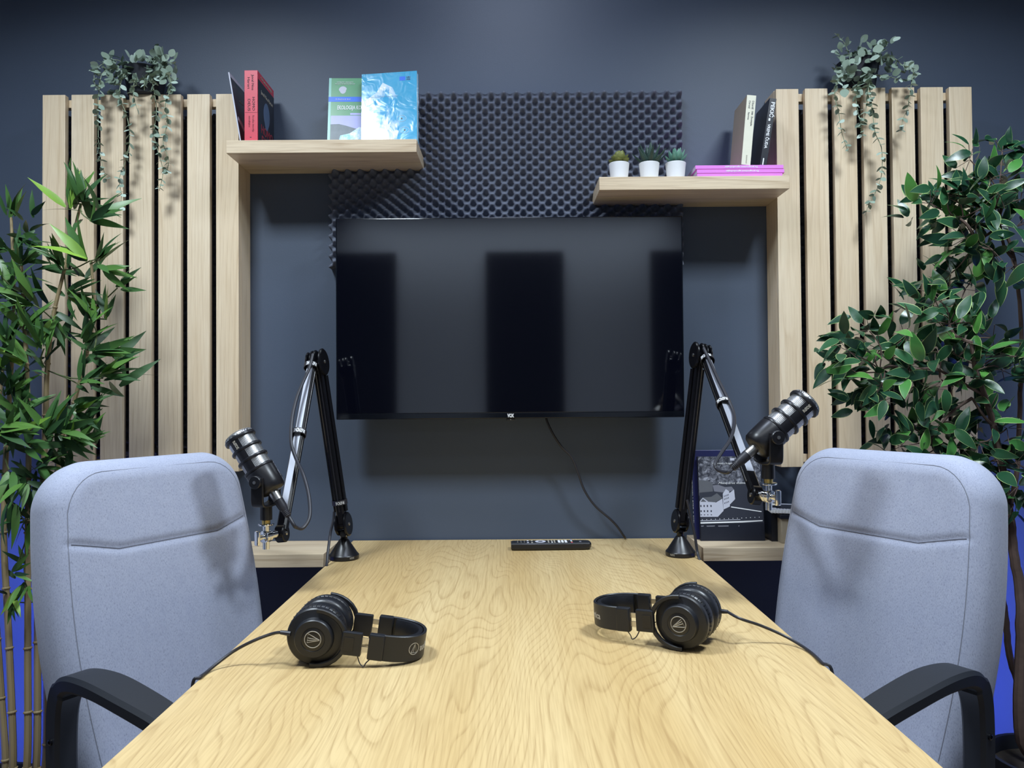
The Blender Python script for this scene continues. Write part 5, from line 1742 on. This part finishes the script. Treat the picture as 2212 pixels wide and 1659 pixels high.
zt_l = min(P(112 + 62.85 * 3, 204, SY0).z, 9)
euca('trailing eucalyptus spilling from a dark pot on the slat panel behind the bamboo', (312, 180), P(300, 204, SY0).z,
     [[(300, 165, 2.11), (255, 148, 2.08), (222, 158, 2.06), (213, 205, 2.045), (212, 260, 2.045), (214, 320, 2.045), (222, 360, 2.045), (230, 390, 2.045)],
      [(300, 165, 2.11), (270, 158, 2.07), (258, 205, 2.05), (274, 250, 2.05), (280, 300, 2.05), (272, 345, 2.05), (258, 385, 2.05), (262, 420, 2.05), (260, 452, 2.05)],
      [(312, 160, 2.11), (325, 160, 2.07), (334, 205, 2.05), (338, 240, 2.05), (333, 290, 2.05), (342, 330, 2.05), (352, 370, 2.05), (344, 412, 2.05)],
      [(318, 160, 2.11), (356, 155, 2.08), (370, 185, 2.05), (357, 225, 2.045), (362, 265, 2.045), (352, 305, 2.045), (364, 345, 2.045), (360, 372, 2.045)],
      [(318, 160, 2.11), (330, 135, 2.10), (338, 112, 2.10), (336, 96, 2.10)],
      [(300, 160, 2.11), (255, 130, 2.09), (222, 138, 2.07), (204, 158, 2.06), (206, 188, 2.05)],
      [(300, 160, 2.11), (290, 178, 2.06), (288, 205, 2.045), (296, 235, 2.045)],
      [(318, 165, 2.11), (312, 175, 2.05), (312, 195, 2.05)],
      [(318, 160, 2.11), (362, 135, 2.09), (382, 142, 2.08)]],
     [(300, 140, 62, 20, 42), (240, 150, 38, 24, 26), (345, 138, 36, 26, 26), (365, 168, 18, 22, 12), (232, 182, 28, 24, 14)])
euca('trailing eucalyptus spilling from a dark pot on the slat panel behind the ficus', (1855, 165), P(1860, 187.0, SY0).z,
     [[(1850, 160, 2.11), (1818, 165, 2.07), (1803, 200, 2.05), (1812, 245, 2.045), (1818, 285, 2.045), (1832, 328, 2.045)],
      [(1855, 165, 2.11), (1852, 195, 2.05), (1850, 225, 2.045), (1858, 260, 2.045), (1862, 296, 2.045)],
      [(1862, 160, 2.11), (1876, 180, 2.06), (1884, 235, 2.045), (1890, 285, 2.045), (1904, 320, 2.045), (1905, 370, 2.045), (1896, 405, 2.045), (1880, 435, 2.045), (1868, 466, 2.045)],
      [(1865, 155, 2.11), (1905, 128, 2.10), (1930, 125, 2.09), (1948, 140, 2.08), (1972, 148, 2.07), (1970, 172, 2.06), (1966, 200, 2.05), (1960, 235, 2.045), (1950, 260, 2.045), (1946, 284, 2.045)],
      [(1845, 150, 2.11), (1832, 112, 2.10), (1822, 90, 2.10), (1803, 72, 2.10)],
      [(1865, 160, 2.11), (1880, 160, 2.06), (1874, 205, 2.045), (1868, 250, 2.045), (1858, 280, 2.045)],
      [(1870, 160, 2.11), (1915, 165, 2.08), (1945, 172, 2.07)]],
     [(1850, 115, 42, 28, 34), (1840, 150, 38, 26, 30), (1885, 130, 34, 36, 30), (1828, 175, 32, 22, 16), (1905, 150, 28, 20, 14), (1958, 160, 20, 16, 9), (1922, 98, 16, 14, 5)])

# ------------------------------------------------------------------ succulents in white pots
def fat_leaf(name, mat, wf, n=7, thick=0.25, up=0.0, bands=False):
    """unit fleshy leaf along +y, diamond section, curving up towards the tip"""
    vs, fs, mi = [], [], []
    for i in range(n + 1):
        t_ = i / n
        wv = max(wf(t_), 0.004)
        y, z = t_, up * t_ * t_
        vs += [(-wv, y, z + wv * 0.25), (-wv * 0.5, y, z - wv * thick), (wv * 0.5, y, z - wv * thick), (wv, y, z + wv * 0.25), (wv * 0.45, y, z + wv * 0.12), (-wv * 0.45, y, z + wv * 0.12)]
    for i in range(n):
        for k in range(6):
            fs.append([i * 6 + k, i * 6 + (k + 1) % 6, (i + 1) * 6 + (k + 1) % 6, (i + 1) * 6 + k])
    fs += [list(range(6))[::-1], [n * 6 + k for k in range(6)]]
    me = bpy.data.meshes.new(name)
    me.from_pydata(vs, [], fs)
    me.materials.append(MAT[mat])
    me.polygons.foreach_set('use_smooth', [True] * len(fs))
    me.set_sharp_from_angle(angle=R(60))
    return me
MAT['succ_olive'] = leafmat('succulent_olive', lin(112, 118, 62), lin(138, 142, 80), 0.5)
t = NT('succulent_zebra')
wv_ = t.new('ShaderNodeTexWave')
wv_.bands_direction = 'Y'
wv_.inputs['Scale'].default_value = 6.0
wv_.inputs['Distortion'].default_value = 1.5
t.link(t.coords((1, 1, 1)), wv_.inputs['Vector'])
t.col(t.mix(t.ramp(wv_.outputs['Fac'], [(0.62, 0.0), (0.85, 0.8)]), lin(30, 54, 48), lin(96, 124, 112)))
t.b.inputs['Roughness'].default_value = 0.45
MAT['succ_zebra'] = t.m
MAT['succ_teal'] = leafmat('succulent_teal', lin(84, 132, 116), lin(120, 166, 146), 0.5)
FLS = {
    'olive': fat_leaf('succulent_leaf', 'succ_olive', lambda t_: 0.40 * math.sin(math.pi * min(1, 0.10 + 0.90 * t_) ** 1.25) ** 0.8 + 0.01 * (1 - t_), 7, 0.22, 0.22),
    'zebra': fat_leaf('succulent_leaf', 'succ_zebra', lambda t_: 0.145 * (1 - t_ ** 1.7) + 0.004, 8, 0.6, 0.16),
    'teal': fat_leaf('succulent_leaf', 'succ_teal', lambda t_: 0.17 * (1 - max(0, (t_ - 0.55) / 0.45) ** 1.8) * (0.65 + 0.6 * t_ * (1.3 - t_)), 8, 0.5, 0.22),
}
def succulent(kind, px_, label):
    c_ = P(px_, 380, 2.062)
    s_ = thing('potted_succulent', label, 'plant', (c_.x, 2.062, ZRU), (0, 0, 0), 'potted succulents on the shelf')
    Mp = M4.Translation((c_.x, 2.062, ZRU + 0.0003))
    MB().lathe([(0.0205, 0.0), (0.0225, 0.0012), (0.0272, 0.0465), (0.0276, 0.0485), (0.0266, 0.0495), (0.0256, 0.0485), (0.0245, 0.042), (0.0, 0.0415)], 36, Mp).build('pot', 'pot_white', s_, angle=40)
    top = V((c_.x, 2.062, ZRU + 0.0425))
    MB().lathe([(0.0, 0.0438), (0.0242, 0.0425)], 20, Mp).build('soil', 'soil', s_)
    def ring(n, elev, ln, r0, h0, ph=0.0, jit=0.12):
        for k in range(n):
            a_ = 2 * math.pi * k / n + ph + rnd.uniform(-jit, jit)
            e = elev + rnd.uniform(-jit, jit)
            d = V((math.cos(a_) * math.cos(e), math.sin(a_) * math.cos(e), math.sin(e)))
            nh = V((-math.cos(a_) * math.sin(e), -math.sin(a_) * math.sin(e), math.cos(e)))
            put_leaf(FLS[kind], s_, top + V((math.cos(a_) * r0, math.sin(a_) * r0, h0)), d, ln * rnd.uniform(0.9, 1.1), nh)
    if kind == 'olive':
        ring(6, 0.30, 0.030, 0.003, 0.002, 0.3)
        ring(6, 0.62, 0.032, 0.003, 0.006, 0.8)
        ring(5, 0.98, 0.030, 0.002, 0.010, 0.1)
        ring(4, 1.25, 0.028, 0.001, 0.013, 0.5)
    elif kind == 'zebra':
        ring(7, 0.62, 0.060, 0.003, 0.0, 0.25)
        ring(6, 1.0, 0.058, 0.003, 0.002, 0.6)
        ring(4, 1.32, 0.056, 0.002, 0.003, 0.2)
    else:
        ring(9, 0.55, 0.040, 0.003, 0.001, 0.1)
        ring(8, 0.92, 0.042, 0.003, 0.003, 0.4)
        ring(6, 1.22, 0.042, 0.002, 0.006, 0.2)
    return s_
succulent('olive', 1337.5, 'white pot with a broad-leaved olive green succulent, nearest the shelf end')
succulent('zebra', 1402.5, 'white pot with a dark spiky succulent, in the middle of the three pots')
succulent('teal', 1459.5, 'white pot with a blue-green pointed succulent, next to the pink booklets')
